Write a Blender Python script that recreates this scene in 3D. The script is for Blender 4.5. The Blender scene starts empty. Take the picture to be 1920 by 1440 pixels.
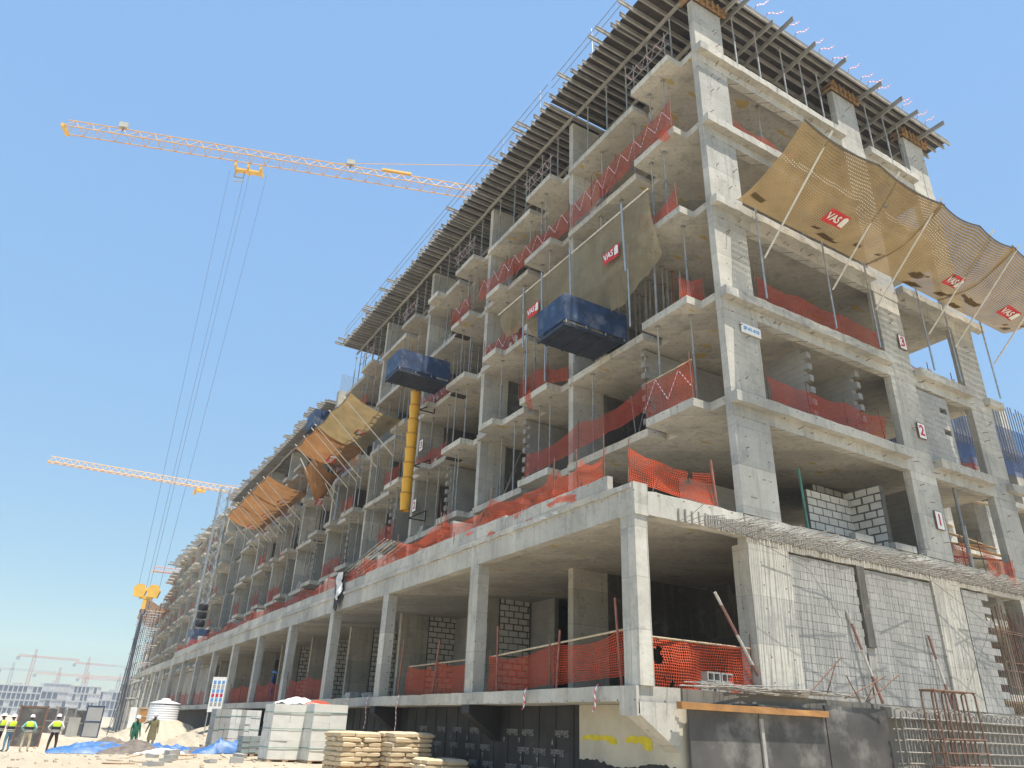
import bpy, bmesh, math, random
from mathutils import Vector, Matrix, noise as mnoise
random.seed(7)
R = math.radians
sc = bpy.context.scene
COL = sc.collection

# ------------------------------------------------------------------ camera
YAW, PITCH, ROLL = 0.5246192, 0.4412746, 0.0387745
FPX = 1376.84                       # focal length in pixels of the 1920 px wide photograph
CAM = Vector((-14.0695, -12.5065, -0.9368))
_f = Vector((math.sin(YAW)*math.cos(PITCH), math.cos(YAW)*math.cos(PITCH), math.sin(PITCH)))
_r = _f.cross(Vector((0, 0, 1))).normalized(); _u = _r.cross(_f)
_c, _s = math.cos(ROLL), math.sin(ROLL)
_r, _u = _c*_r + _s*_u, -_s*_r + _c*_u
cam = bpy.data.cameras.new('camera'); camo = bpy.data.objects.new('camera', cam); COL.objects.link(camo)
cam.sensor_width = 36; cam.lens = FPX/1920*36; cam.clip_start = 0.1; cam.clip_end = 9000
mw = Matrix((_r, _u, -_f)).transposed().to_4x4(); mw.translation = CAM
camo.matrix_world = mw; sc.camera = camo
sc.render.resolution_x, sc.render.resolution_y = 1024, 768

# ------------------------------------------------------------------ sky, sun, exposure
SUN = Vector((0.06, -0.30, 1.0)).normalized()          # direction towards the sun
wd = bpy.data.worlds.new('World'); sc.world = wd; wd.use_nodes = True
nt = wd.node_tree; nt.nodes.clear()
wo = nt.nodes.new('ShaderNodeOutputWorld'); bg = nt.nodes.new('ShaderNodeBackground'); sk = nt.nodes.new('ShaderNodeTexSky')
sk.sky_type = 'NISHITA'; sk.sun_disc = False
sk.sun_elevation = math.asin(SUN.z); sk.sun_rotation = math.atan2(SUN.x, SUN.y)
sk.air_density = 1.05; sk.dust_density = .1; sk.ozone_density = 1.4
bg.inputs['Strength'].default_value = 0.135
# the haze-bright horizon is rolled off as a camera does: same hue, compressed brightness
hs = nt.nodes.new('ShaderNodeSeparateColor'); hs.mode = 'HSV'; hc = nt.nodes.new('ShaderNodeCombineColor'); hc.mode = 'HSV'
pw = nt.nodes.new('ShaderNodeMath'); pw.operation = 'POWER'; pw.inputs[1].default_value = 0.08
ml = nt.nodes.new('ShaderNodeMath'); ml.operation = 'MULTIPLY'; ml.inputs[1].default_value = 3.25
tn = nt.nodes.new('ShaderNodeMix'); tn.data_type = 'RGBA'; tn.blend_type = 'MULTIPLY'; tn.inputs[0].default_value = 1.0; tn.inputs[7].default_value = (.97, 1.06, 1.0, 1)
nt.links.new(sk.outputs[0], hs.inputs[0]); nt.links.new(hs.outputs[0], hc.inputs[0]); nt.links.new(hs.outputs[1], hc.inputs[1])
nt.links.new(hs.outputs[2], pw.inputs[0]); nt.links.new(pw.outputs[0], ml.inputs[0]); nt.links.new(ml.outputs[0], hc.inputs[2])
nt.links.new(hc.outputs[0], tn.inputs[6]); nt.links.new(tn.outputs[2], bg.inputs[0]); nt.links.new(bg.outputs[0], wo.inputs[0])
sl = bpy.data.lights.new('sun', 'SUN'); so = bpy.data.objects.new('sun', sl); COL.objects.link(so)
sl.energy = 4.5; sl.angle = R(0.55); sl.color = (1.0, 0.94, 0.84)
so.rotation_euler = SUN.to_track_quat('Z', 'Y').to_euler(); so.location = (0, -30, 80)
sc.view_settings.view_transform = 'Standard'; sc.view_settings.look = 'None'
sc.view_settings.exposure = 0.84; sc.view_settings.gamma = 1.0
try: sc.view_settings.use_curve_mapping = False
except Exception: pass

# ------------------------------------------------------------------ pixel helpers (photo pixels -> places)
def ray(px, py): return _f + _r*((px-960)/FPX) - _u*((py-720)/FPX)
def at(px, py, D):                  # point at horizontal distance D
    d = ray(px, py); return CAM + d*(D/math.hypot(d.x, d.y))
def on(px, py, ax, val):            # point on an axis plane
    d = ray(px, py); return CAM + d*((val-CAM[ax])/d[ax])

# ------------------------------------------------------------------ mesh builder
WM = {}                             # world matrices of the things (empties)
def reg(o, p, world):
    if p is not None:
        o.parent = p
        if world and p.name in WM: o.matrix_parent_inverse = WM[p.name].inverted()
def tag(o, label=None, cat=None, group=None, kind=None):
    if label: o['label'] = label
    if cat: o['category'] = cat
    if group: o['group'] = group
    if kind: o['kind'] = kind
    return o
def thing(name, loc, label, cat, group=None, rz=0.0):
    o = bpy.data.objects.new(name, None); COL.objects.link(o); o.empty_display_size = .3
    o.location = loc; o.rotation_euler = (0, 0, rz)
    WM[o.name] = Matrix.Translation(Vector(loc)) @ Matrix.Rotation(rz, 4, 'Z')
    return tag(o, label, cat, group)
class MB:
    def __init__(s): s.v = []; s.f = []; s.uv = {}; s.mi = []
    def quad(s, a, b, c, d):
        n = len(s.v); s.v += [tuple(a), tuple(b), tuple(c), tuple(d)]; s.f.append((n, n+1, n+2, n+3))
    def poly(s, pts):
        n = len(s.v); s.v += [tuple(p) for p in pts]; s.f.append(tuple(range(n, n+len(pts))))
    def box(s, x0, y0, z0, x1, y1, z1):
        n = len(s.v)
        s.v += [(x0,y0,z0),(x1,y0,z0),(x1,y1,z0),(x0,y1,z0),(x0,y0,z1),(x1,y0,z1),(x1,y1,z1),(x0,y1,z1)]
        s.f += [(n,n+3,n+2,n+1),(n+4,n+5,n+6,n+7),(n,n+1,n+5,n+4),(n+1,n+2,n+6,n+5),(n+2,n+3,n+7,n+6),(n+3,n,n+4,n+7)]
        return s
    def rbox(s, x0, y0, z0, x1, y1, z1, j=.012, step=.35):
        """box cut along its longest side, its corners worn by j"""
        L = (x1-x0, y1-y0, z1-z0); ax = L.index(max(L)); k = max(1, int(L[ax]/step))
        o = [a for a in range(3) if a != ax]; lo = (x0,y0,z0); hi = (x1,y1,z1); n = len(s.v)
        for i in range(k+1):
            for (a, b) in ((0,0),(1,0),(1,1),(0,1)):
                p = [0,0,0]; p[ax] = lo[ax]+L[ax]*i/k
                p[o[0]] = (hi if a else lo)[o[0]] + random.uniform(-j, j)
                p[o[1]] = (hi if b else lo)[o[1]] + random.uniform(-j, j)
                s.v.append(tuple(p))
        for i in range(k):
            for q in range(4):
                a = n+4*i+q; b = n+4*i+(q+1) % 4; F = (a, b, b+4, a+4)
                s.f.append(F if ax != 1 else F[::-1])
        s.f += [(n, n+1, n+2, n+3), (n+4*k+3, n+4*k+2, n+4*k+1, n+4*k)]
        return s
    def obox(s, c, a, b, d):
        c, a, b, d = map(Vector, (c, a, b, d)); n = len(s.v)
        for sz in (-1, 1):
            for sx, sy in ((-1,-1),(1,-1),(1,1),(-1,1)): s.v.append(tuple(c+a*sx+b*sy+d*sz))
        s.f += [(n,n+3,n+2,n+1),(n+4,n+5,n+6,n+7),(n,n+1,n+5,n+4),(n+1,n+2,n+6,n+5),(n+2,n+3,n+7,n+6),(n+3,n,n+4,n+7)]
        return s
    def bar(s, p, q, w, h, up=(0,0,1)):
        p, q = Vector(p), Vector(q); d = (q-p); L = d.length
        if L < 1e-6: return s
        d /= L; up = Vector(up)
        if abs(d.dot(up)) > .98: up = Vector((1,0,0))
        a = d.cross(up).normalized(); b = a.cross(d)
        return s.obox((p+q)/2, d*L/2, a*w/2, b*h/2)
    def tube(s, p, q, r, n=8, r2=None, caps=True):
        return s.path([p, q], [r, r if r2 is None else r2], n, caps)
    def path(s, pts, r, n=8, caps=True):
        pts = [Vector(p) for p in pts]
        if not isinstance(r, (list, tuple)): r = [r]*len(pts)
        m = len(s.v); prev = None
        for i, p in enumerate(pts):
            d = (pts[min(i+1, len(pts)-1)]-pts[max(i-1, 0)])
            d = d.normalized() if d.length > 1e-9 else Vector((0,0,1))
            if prev is None:
                up = Vector((0,0,1)) if abs(d.z) < .95 else Vector((1,0,0)); a = d.cross(up).normalized()
            else: a = (prev - d*prev.dot(d)).normalized()
            prev = a; b = d.cross(a)
            for k in range(n):
                t = 2*math.pi*k/n; s.v.append(tuple(p+(a*math.cos(t)+b*math.sin(t))*r[i]))
        for i in range(len(pts)-1):
            for k in range(n):
                A = m+i*n+k; B = m+i*n+(k+1) % n; s.f.append((A, B, B+n, A+n))
        if caps:
            s.f.append(tuple(m+k for k in range(n))[::-1]); e = m+(len(pts)-1)*n; s.f.append(tuple(e+k for k in range(n)))
        return s
    def grid(s, fn, nu, nv, su=1., sv=1.):
        """surface fn(u,v), u and v 0..1, uv in metres"""
        m = len(s.v)
        for i in range(nu+1):
            for k in range(nv+1): s.v.append(tuple(fn(i/nu, k/nv)))
        for i in range(nu):
            for k in range(nv):
                a = m+i*(nv+1)+k; s.uv[len(s.f)] = [(i/nu*su,k/nv*sv),((i+1)/nu*su,k/nv*sv),((i+1)/nu*su,(k+1)/nv*sv),(i/nu*su,(k+1)/nv*sv)]
                s.f.append((a, a+nv+1, a+nv+2, a+1))
        return s
    def mesh(s, name, mats, smooth=False):
        me = bpy.data.meshes.new(name); me.from_pydata(s.v, [], s.f)
        if s.uv:
            ul = me.uv_layers.new(name='uv')
            for p in me.polygons:
                if p.index in s.uv:
                    for li, c in zip(p.loop_indices, s.uv[p.index]): ul.data[li].uv = c
        for m in (mats if isinstance(mats, (list, tuple)) else [mats]): me.materials.append(m)
        if s.mi:
            for p, k in zip(me.polygons, s.mi): p.material_index = k
        if smooth:
            for p in me.polygons: p.use_smooth = True
        me.update(); return me
    def build(s, name, mats, parent=None, world=True, smooth=False, label=None, cat=None, group=None, kind=None):
        me = s.mesh(name, mats, smooth); o = bpy.data.objects.new(name, me); COL.objects.link(o)
        reg(o, parent, world); return tag(o, label, cat, group, kind)
def fixn(o):
    bm = bmesh.new(); bm.from_mesh(o.data); bmesh.ops.recalc_face_normals(bm, faces=bm.faces); bm.to_mesh(o.data); bm.free(); return o
def inst(name, me, parent, loc=(0,0,0), rot=(0,0,0), scale=(1,1,1), world=True, **k):
    o = bpy.data.objects.new(name, me); COL.objects.link(o); o.location = loc; o.rotation_euler = rot; o.scale = scale
    reg(o, parent, world); return tag(o, **k)
def copy_tree(o, parent=None):
    c = o.copy(); COL.objects.link(c); c.parent = parent
    for ch in list(o.children): copy_tree(ch, c)
    return c

# ------------------------------------------------------------------ materials
def newmat(name):
    m = bpy.data.materials.new(name); m.use_nodes = True; n = m.node_tree.nodes
    return m, n, m.node_tree.links, n['Principled BSDF']
def N(n, t, **k):
    x = n.new(t)
    for a, b in k.items(): setattr(x, a, b)
    return x
def noise_n(n, l, vec, scale, detail=4, rough=.55):
    t = N(n, 'ShaderNodeTexNoise'); t.inputs['Scale'].default_value = scale; t.inputs['Detail'].default_value = detail
    t.inputs['Roughness'].default_value = rough
    if vec is not None: l.new(vec, t.inputs['Vector'])
    return t.outputs['Fac']
def ramp(n, l, fac, stops):
    t = N(n, 'ShaderNodeValToRGB'); e = t.color_ramp.elements
    while len(e) > 1: e.remove(e[-1])
    for i, (p, c) in enumerate(stops):
        x = e[0] if i == 0 else e.new(p); x.position = p; x.color = (c[0], c[1], c[2], 1)
    l.new(fac, t.inputs[0]); return t.outputs['Color']
def mix(n, l, fac, a, b, mode='MIX'):
    t = N(n, 'ShaderNodeMix', data_type='RGBA', blend_type=mode)
    for s_, v in ((0, fac), (6, a), (7, b)):
        if hasattr(v, 'is_output') or isinstance(v, bpy.types.NodeSocket): l.new(v, t.inputs[s_])
        elif isinstance(v, (int, float)): t.inputs[s_].default_value = v
        else: t.inputs[s_].default_value = (v[0], v[1], v[2], 1)
    return t.outputs[2]
def mth(n, l, op, a, b=None):
    t = N(n, 'ShaderNodeMath', operation=op)
    for i, v in enumerate((a, b)):
        if v is None: continue
        if isinstance(v, (int, float)): t.inputs[i].default_value = v
        else: l.new(v, t.inputs[i])
    return t.outputs[0]
def bump(n, l, h, strength, dist, bsdf):
    b = N(n, 'ShaderNodeBump'); b.inputs['Strength'].default_value = strength; b.inputs['Distance'].default_value = dist
    l.new(h, b.inputs['Height']); l.new(b.outputs[0], bsdf.inputs['Normal'])
def posn(n): return N(n, 'ShaderNodeNewGeometry').outputs['Position']
def objv(n): return N(n, 'ShaderNodeTexCoord').outputs['Object']
def vscale(n, l, vec, s_):
    t = N(n, 'ShaderNodeMapping'); t.inputs['Scale'].default_value = s_; l.new(vec, t.inputs['Vector']); return t.outputs[0]
def orand(n): return N(n, 'ShaderNodeObjectInfo').outputs['Random']

def simple(name, col, rough=.7, var=.25, scale=3., metallic=0., bstr=.15, bscale=30., dirt=None, dirt_amt=.35, obj_var=.0):
    m, n, l, b = newmat(name); v = posn(n)
    a = noise_n(n, l, v, scale, 6); lo = tuple(c*(1-var) for c in col); hi = tuple(min(1, c*(1+var)) for c in col)
    c = ramp(n, l, a, [(.3, lo), (.7, hi)])
    if dirt:
        d = noise_n(n, l, v, scale*.6, 8, .65); t = ramp(n, l, d, [(.5, (0,0,0)), (.68, (1,1,1))])
        t2 = mth(n, l, 'MULTIPLY', t, dirt_amt); c = mix(n, l, t2, c, dirt)
    if obj_var:
        r = mth(n, l, 'ADD', mth(n, l, 'MULTIPLY', orand(n), obj_var*2), 1-obj_var)
        cx = N(n, 'ShaderNodeCombineColor'); [l.new(r, cx.inputs[i]) for i in range(3)]
        c = mix(n, l, 1.0, c, cx.outputs[0], 'MULTIPLY')
    l.new(c, b.inputs['Base Color']); b.inputs['Roughness'].default_value = rough; b.inputs['Metallic'].default_value = metallic
    if bstr: bump(n, l, noise_n(n, l, v, bscale, 3), bstr, .02, b)
    return m

def concrete(name, lo, hi, marks=False, streak=.75, joints=True):
    m, n, l, b = newmat(name); v = posn(n)
    big = noise_n(n, l, v, .55, 7, .62)
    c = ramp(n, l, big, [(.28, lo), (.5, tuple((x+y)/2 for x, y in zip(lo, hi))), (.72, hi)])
    fine = noise_n(n, l, v, 9., 6, .7)
    c = mix(n, l, .55, c, ramp(n, l, fine, [(.3, (.78,.78,.78)), (.62, (1.06,1.05,1.03))]), 'MULTIPLY')
    st = noise_n(n, l, vscale(n, l, v, (5, 5, .35)), 1.0, 5, .6)            # rain and grout runs
    sf = mth(n, l, 'MULTIPLY', ramp(n, l, st, [(.54, (0,0,0)), (.75, (1,1,1))]), streak)
    c = mix(n, l, sf, c, (.27, .255, .225))
    gr = noise_n(n, l, v, 1.5, 9, .7)                                       # grey cement patches
    gf = mth(n, l, 'MULTIPLY', ramp(n, l, gr, [(.56, (0,0,0)), (.60, (1,1,1))]), .38)
    c = mix(n, l, gf, c, (.27, .268, .26))
    if joints:                                                              # shutter joints
        sep = N(n, 'ShaderNodeSeparateXYZ'); l.new(v, sep.inputs[0])
        fz = mth(n, l, 'FRACT', mth(n, l, 'MULTIPLY', sep.outputs[2], 1/1.1)); jl = mth(n, l, 'LESS_THAN', fz, .012)
        fy = mth(n, l, 'FRACT', mth(n, l, 'MULTIPLY', mth(n, l, 'ADD', sep.outputs[1], mth(n, l, 'MULTIPLY', sep.outputs[0], .77)), 1/1.22))
        jy = mth(n, l, 'LESS_THAN', fy, .010)
        jf = mth(n, l, 'MULTIPLY', mth(n, l, 'MAXIMUM', jl, jy), mth(n, l, 'MULTIPLY', big, 1.1))
        c = mix(n, l, jf, c, (.19, .18, .16))
        run = mth(n, l, 'MULTIPLY', mth(n, l, 'ADD', sep.outputs[1], mth(n, l, 'MULTIPLY', sep.outputs[0], .77)), 1/1.22)
        cv = N(n, 'ShaderNodeCombineXYZ'); l.new(mth(n, l, 'FLOOR', run), cv.inputs[0]); l.new(mth(n, l, 'FLOOR', mth(n, l, 'MULTIPLY', sep.outputs[2], 1/1.1)), cv.inputs[1])
        wn = N(n, 'ShaderNodeTexWhiteNoise', noise_dimensions='2D'); l.new(cv.outputs[0], wn.inputs['Vector'])
        c = mix(n, l, 1.0, c, ramp(n, l, wn.outputs['Value'], [(0., (.80,.81,.82)), (.5, (.96,.955,.94)), (1., (1.08,1.07,1.04))]), 'MULTIPLY')
        hx = mth(n, l, 'SUBTRACT', mth(n, l, 'FRACT', mth(n, l, 'MULTIPLY', run, 2.)), .5); hz_ = mth(n, l, 'SUBTRACT', mth(n, l, 'FRACT', mth(n, l, 'MULTIPLY', sep.outputs[2], 1/.55)), .5)
        dd = mth(n, l, 'ADD', mth(n, l, 'MULTIPLY', hx, hx), mth(n, l, 'MULTIPLY', hz_, hz_)); tie = mth(n, l, 'MULTIPLY', mth(n, l, 'LESS_THAN', dd, .0016), .75)
        c = mix(n, l, tie, c, (.10, .095, .09))
    if marks:                                                               # yellow spray marks under the slabs
        geo = N(n, 'ShaderNodeNewGeometry'); sn = N(n, 'ShaderNodeSeparateXYZ'); l.new(geo.outputs['Normal'], sn.inputs[0])
        dn = mth(n, l, 'LESS_THAN', sn.outputs[2], -.6)
        w1 = noise_n(n, l, vscale(n, l, v, (1.1, 3.2, 1)), 1.0, 2, .4); w2 = noise_n(n, l, v, .28, 2)
        k = mth(n, l, 'MULTIPLY', mth(n, l, 'GREATER_THAN', w1, .665), mth(n, l, 'GREATER_THAN', w2, .50))
        k = mth(n, l, 'MULTIPLY', mth(n, l, 'MULTIPLY', k, dn), .7)
        c = mix(n, l, k, c, (.50, .34, .04))
    r = mth(n, l, 'ADD', mth(n, l, 'MULTIPLY', orand(n), .14), .93)
    cx = N(n, 'ShaderNodeCombineColor'); [l.new(r, cx.inputs[i]) for i in range(3)]
    c = mix(n, l, 1.0, c, cx.outputs[0], 'MULTIPLY')
    l.new(c, b.inputs['Base Color']); b.inputs['Roughness'].default_value = .88; b.inputs['Specular IOR Level'].default_value = .25
    vo = N(n, 'ShaderNodeTexVoronoi'); vo.inputs['Scale'].default_value = 14; l.new(v, vo.inputs['Vector'])
    hgt = mth(n, l, 'ADD', mth(n, l, 'MULTIPLY', fine, .7), mth(n, l, 'MULTIPLY', ramp(n, l, vo.outputs['Distance'], [(.0, (0,0,0)), (.12, (1,1,1))]), .3))
    bump(n, l, hgt, .35, .02, b)
    return m
M = {}
M['concrete'] = concrete('concrete', (.43,.405,.35), (.64,.61,.54), marks=True)
M['concrete_int_shade'] = concrete('concrete_inside_shade', (.085,.08,.075), (.17,.165,.15), joints=True)  # dark copy of the concrete, interior shade put into its colour
M['floor_shade_dirt'] = simple('dusty_shaded_floor', (.17,.16,.14), .95, .25, 1.2, bscale=40)  # dusty floor tops, darkened so the colour carries interior shade
M['concrete_pale'] = concrete('concrete_pale', (.37,.357,.32), (.61,.59,.54), marks=False)
M['concrete_plain'] = concrete('concrete_plain', (.28,.27,.245), (.42,.405,.37), joints=False, streak=.3)
M['block'] = simple('block_grey', (.34,.335,.315), .92, .16, 1.0, bscale=60, bstr=.3, obj_var=.05)
M['block_white'] = simple('block_white', (.62,.61,.57), .92, .10, 3, bscale=60, bstr=.25, obj_var=.05)
M['block_pale'] = simple('block_cream', (.66,.64,.58), .92, .06, 3, bscale=60, bstr=.25, obj_var=.05)
M['block_slate'] = simple('block_slate', (.25,.27,.28), .92, .12, 3, bscale=60, bstr=.25, obj_var=.08)
M['stone'] = simple('tan_stone', (.34,.29,.22), .95, .3, 3)
M['mortar'] = simple('mortar', (.27,.265,.25), .95, .25, 6, bscale=50)
M['mortar_dark'] = simple('mortar_dark', (.12,.115,.105), .95, .25, 6, bscale=50)
M['galv'] = simple('galvanised_steel', (.42,.44,.45), .45, .2, 5, metallic=.55, bstr=0)
M['pole_pale'] = simple('pale_pole', (.62,.60,.54), .6, .15, 5, bstr=0)
M['prop'] = simple('prop_steel', (.27,.275,.27), .6, .3, 4, metallic=.3, dirt=(.30,.26,.20), bstr=0)
M['prop_inner'] = simple('prop_inner', (.33,.33,.31), .7, .2, 4, dirt=(.30,.24,.17), bstr=0)
M['pole_red'] = simple('red_rusty_pole', (.30,.11,.075), .7, .3, 5, dirt=(.35,.28,.24))
M['pole_green'] = simple('green_pole', (.08,.22,.17), .6, .2, 5)
M['rebar'] = simple('rusty_rebar', (.17,.095,.065), .8, .35, 14, dirt=(.30,.26,.23), bscale=120)
M['rebar_grey'] = simple('cement_splashed_rebar', (.27,.255,.23), .85, .3, 14, dirt=(.16,.10,.08), bscale=120)
M['alu'] = simple('grey_beam', (.31,.295,.265), .65, .2, 3, dirt=(.20,.18,.15), obj_var=.15)
M['ply'] = simple('dark_plywood', (.055,.042,.032), .7, .35, 2.5, dirt=(.14,.12,.10), dirt_amt=.3, obj_var=.2)
M['ply_wall'] = simple('stained_formply', (.075,.070,.066), .6, .4, 1.1, dirt=(.30,.285,.26), dirt_amt=.75)
M['timber'] = simple('yellow_timber', (.33,.185,.065), .75, .35, 4, dirt=(.20,.15,.10), bscale=40, obj_var=.2)
M['timber_orange'] = simple('orange_board', (.38,.185,.06), .7, .3, 2.5, dirt=(.30,.24,.17), bscale=40)
M['timber_pale'] = simple('weathered_timber', (.46,.36,.24), .8, .3, 5, obj_var=.2)
M['blue'] = simple('scuffed_blue_paint', (.017,.042,.105), .5, .35, 2.6, dirt=(.26,.28,.32), dirt_amt=.5)
M['blue_dark'] = simple('dark_blue_steel', (.02,.028,.045), .6, .3, 3, dirt=(.08,.08,.09))
M['yellow_plastic'] = simple('yellow_plastic', (.78,.40,.015), .45, .08, 2, dirt=(.50,.33,.12), dirt_amt=.3, bstr=.05)
M['chute_ring'] = simple('dark_yellow_plastic', (.50,.24,.01), .5, .1, 2, bstr=0)
M['crane_or'] = simple('crane_orange', (.68,.37,.10), .55, .12, 1.5, bstr=0)
M['crane_ye'] = simple('crane_yellow', (.78,.47,.09), .55, .12, 1.5, bstr=0)
M['crane_far'] = simple('crane_red', (.50,.22,.15), .6, .1, 1, bstr=0)
M['crane_grey'] = simple('crane_grey', (.34,.34,.34), .6, .1, 1, bstr=0)
M['rope'] = simple('wire_rope', (.10,.10,.11), .6, .1, 2, bstr=0)
M['chain'] = simple('chain_steel', (.10,.10,.13), .5, .2, 6, metallic=.4, bstr=0)
M['lampglass'] = simple('lamp_glass', (.50,.48,.40), .25, .1, 2, bstr=0)
M['membrane'] = simple('black_membrane', (.016,.016,.016), .72, .4, 1.4, dirt=(.07,.066,.06), dirt_amt=.5, bstr=.2)
M['print_grey'] = simple('grey_print', (.17,.17,.165), .8, .4, 6, bstr=0)
M['beige_wall'] = simple('beige_render', (.52,.475,.375), .9, .12, 1.4, dirt=(.34,.315,.27), dirt_amt=.6)
M['yellow_paint'] = simple('yellow_spray', (.62,.50,.03), .8, .15, 5, bstr=0)
M['white'] = simple('white_board', (.78,.77,.74), .6, .06, 4, bstr=0)
M['white_plastic'] = simple('white_tank_plastic', (.76,.78,.81), .4, .05, 2, bstr=0)
M['red_print'] = simple('red_banner', (.58,.035,.035), .7, .12, 4, bstr=0)
M['red_num'] = simple('red_number', (.50,.02,.07), .7, .05, 4, bstr=0)
M['blue_num'] = simple('blue_number', (.10,.30,.62), .7, .05, 4, bstr=0)
M['black'] = simple('black_plastic', (.02,.02,.022), .6, .2, 4, bstr=0)
M['cement'] = simple('cement_bag_paper', (.56,.44,.285), .85, .08, 5, dirt=(.50,.42,.32), obj_var=.10, bscale=25, bstr=.3)
M['bagprint'] = simple('bag_print', (.20,.13,.10), .85, .1, 5, bstr=0)
M['tarp'] = simple('blue_tarpaulin', (.045,.14,.36), .5, .3, 2.5, dirt=(.35,.42,.52), bscale=14, bstr=.4)
M['sack'] = simple('brown_sacking', (.15,.125,.105), .9, .3, 3, dirt=(.32,.28,.23), bscale=20, bstr=.5)
M['whitesack'] = simple('white_sacking', (.68,.67,.65), .85, .12, 4, bscale=15, bstr=.5)
M['skin'] = simple('skin', (.16,.085,.055), .6, .08, 10, bstr=0)
M['vest'] = simple('hi_vis_vest', (.55,.80,.03), .6, .08, 8, bstr=0)
M['vest_dark'] = simple('vest_navy', (.015,.015,.03), .7, .1, 8, bstr=0)
M['reflect'] = simple('reflective_tape', (.62,.62,.58), .4, .05, 8, bstr=0)
M['helmet'] = simple('white_helmet', (.82,.82,.82), .35, .03, 8, bstr=0)
for nm, c in (('shirt_teal',(.22,.52,.50)),('shirt_grey',(.22,.22,.25)),('shirt_pink',(.50,.36,.34)),('shirt_white',(.60,.60,.60)),
              ('trouser_khaki',(.50,.43,.31)),('trouser_jean',(.10,.20,.30)),('trouser_dark',(.035,.022,.025)),('green_cloth',(.012,.11,.065)),
              ('olive_cloth',(.17,.15,.075)),('blue_cloth',(.03,.10,.30)),('shoe',(.05,.04,.035)),('hair',(.02,.018,.016)),('beanie',(.10,.08,.30))):
    M[nm] = simple(nm, c, .85, .14, 9, bstr=.1, bscale=40)
M['hazebldg'] = concrete('far_concrete', (.44,.43,.41), (.58,.57,.54), joints=False, streak=.2)
M['far_glass'] = simple('far_window_dark', (.05,.055,.07), .4, .2, .2, bstr=0)
M['bluemesh'] = simple('blue_scaffold_mesh', (.06,.16,.42), .7, .3, 2, bstr=0)

def sand():
    m, n, l, b = newmat('sand'); v = posn(n)
    a = noise_n(n, l, v, .09, 8, .6); c = ramp(n, l, a, [(.3, (.41,.35,.265)), (.55, (.49,.43,.335)), (.75, (.56,.50,.40))])
    f = noise_n(n, l, v, 3.2, 8, .7); c = mix(n, l, .6, c, ramp(n, l, f, [(.3, (.84,.83,.80)), (.65, (1.05,1.04,1.03))]), 'MULTIPLY')
    p = noise_n(n, l, v, 14., 3, .6); pf = mth(n, l, 'MULTIPLY', ramp(n, l, p, [(.66, (0,0,0)), (.72, (1,1,1))]), .45)
    c = mix(n, l, pf, c, (.36,.32,.27))
    l.new(c, b.inputs['Base Color']); b.inputs['Roughness'].default_value = .95; b.inputs['Specular IOR Level'].default_value = .1
    wv = N(n, 'ShaderNodeTexWave'); wv.inputs['Scale'].default_value = .55; wv.inputs['Distortion'].default_value = 5.; wv.inputs['Detail'].default_value = 2.; l.new(vscale(n, l, v, (1, .25, 1)), wv.inputs['Vector'])
    c = mix(n, l, mth(n, l, 'MULTIPLY', ramp(n, l, wv.outputs['Fac'], [(.80, (0,0,0)), (.93, (1,1,1))]), .28), c, (.36,.31,.235)); l.new(c, b.inputs['Base Color'])
    h = mth(n, l, 'ADD', mth(n, l, 'MULTIPLY', noise_n(n, l, v, 1.3, 8, .65), 1.2), mth(n, l, 'MULTIPLY', p, .3)); h = mth(n, l, 'SUBTRACT', h, mth(n, l, 'MULTIPLY', wv.outputs['Fac'], .35))
    bump(n, l, h, .8, .18, b); return m
M['sand'] = sand()

def netmat(name, col, cell, width, trans=.45, ripple=None, holes=0.):
    """woven net: strands from the uv grid, real holes between them"""
    m = bpy.data.materials.new(name); m.use_nodes = True; n = m.node_tree.nodes; l = m.node_tree.links; n.clear()
    out = N(n, 'ShaderNodeOutputMaterial'); uv = N(n, 'ShaderNodeUVMap'); sp = N(n, 'ShaderNodeSeparateXYZ')
    l.new(uv.outputs[0], sp.inputs[0]); ms = []
    for k in (0, 1):
        fr = mth(n, l, 'FRACT', mth(n, l, 'MULTIPLY', sp.outputs[k], 1/cell)); ms.append(mth(n, l, 'LESS_THAN', fr, width))
    mask = mth(n, l, 'MAXIMUM', ms[0], ms[1])
    v = posn(n); nz = noise_n(n, l, v, 1.2, 5, .6)
    c = ramp(n, l, nz, [(.3, tuple(x*.78 for x in col)), (.7, tuple(min(1, x*1.18) for x in col))])
    dn_ = noise_n(n, l, v, .45, 7, .7); c = mix(n, l, mth(n, l, 'MULTIPLY', ramp(n, l, dn_, [(.52, (0,0,0)), (.66, (1,1,1))]), .45), c, tuple(x*.45+.05 for x in col))
    d = N(n, 'ShaderNodeBsdfDiffuse'); t = N(n, 'ShaderNodeBsdfTranslucent'); l.new(c, d.inputs[0]); l.new(c, t.inputs[0])
    mx = N(n, 'ShaderNodeMixShader'); mx.inputs[0].default_value = trans; l.new(d.outputs[0], mx.inputs[1]); l.new(t.outputs[0], mx.inputs[2])
    tr = N(n, 'ShaderNodeBsdfTransparent'); m2 = N(n, 'ShaderNodeMixShader')
    if holes:
        hz = noise_n(n, l, v, .9, 4, .6); mask = mth(n, l, 'MULTIPLY', mask, mth(n, l, 'LESS_THAN', hz, holes))
    l.new(mask, m2.inputs[0]); l.new(tr.outputs[0], m2.inputs[1]); l.new(mx.outputs[0], m2.inputs[2]); l.new(m2.outputs[0], out.inputs[0])
    return m
M['mesh_or'] = netmat('orange_barrier_mesh', (.72,.13,.065), .060, .31, holes=.66)
M['mesh_red'] = netmat('red_barrier_mesh', (.58,.115,.08), .060, .32, holes=.66)
M['net_tan'] = netmat('tan_debris_net', (.255,.18,.088), .07, .66, .36, holes=.68)
M['net_tan_fine'] = netmat('tan_fine_net', (.29,.215,.105), .02, .72, .38)
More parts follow.
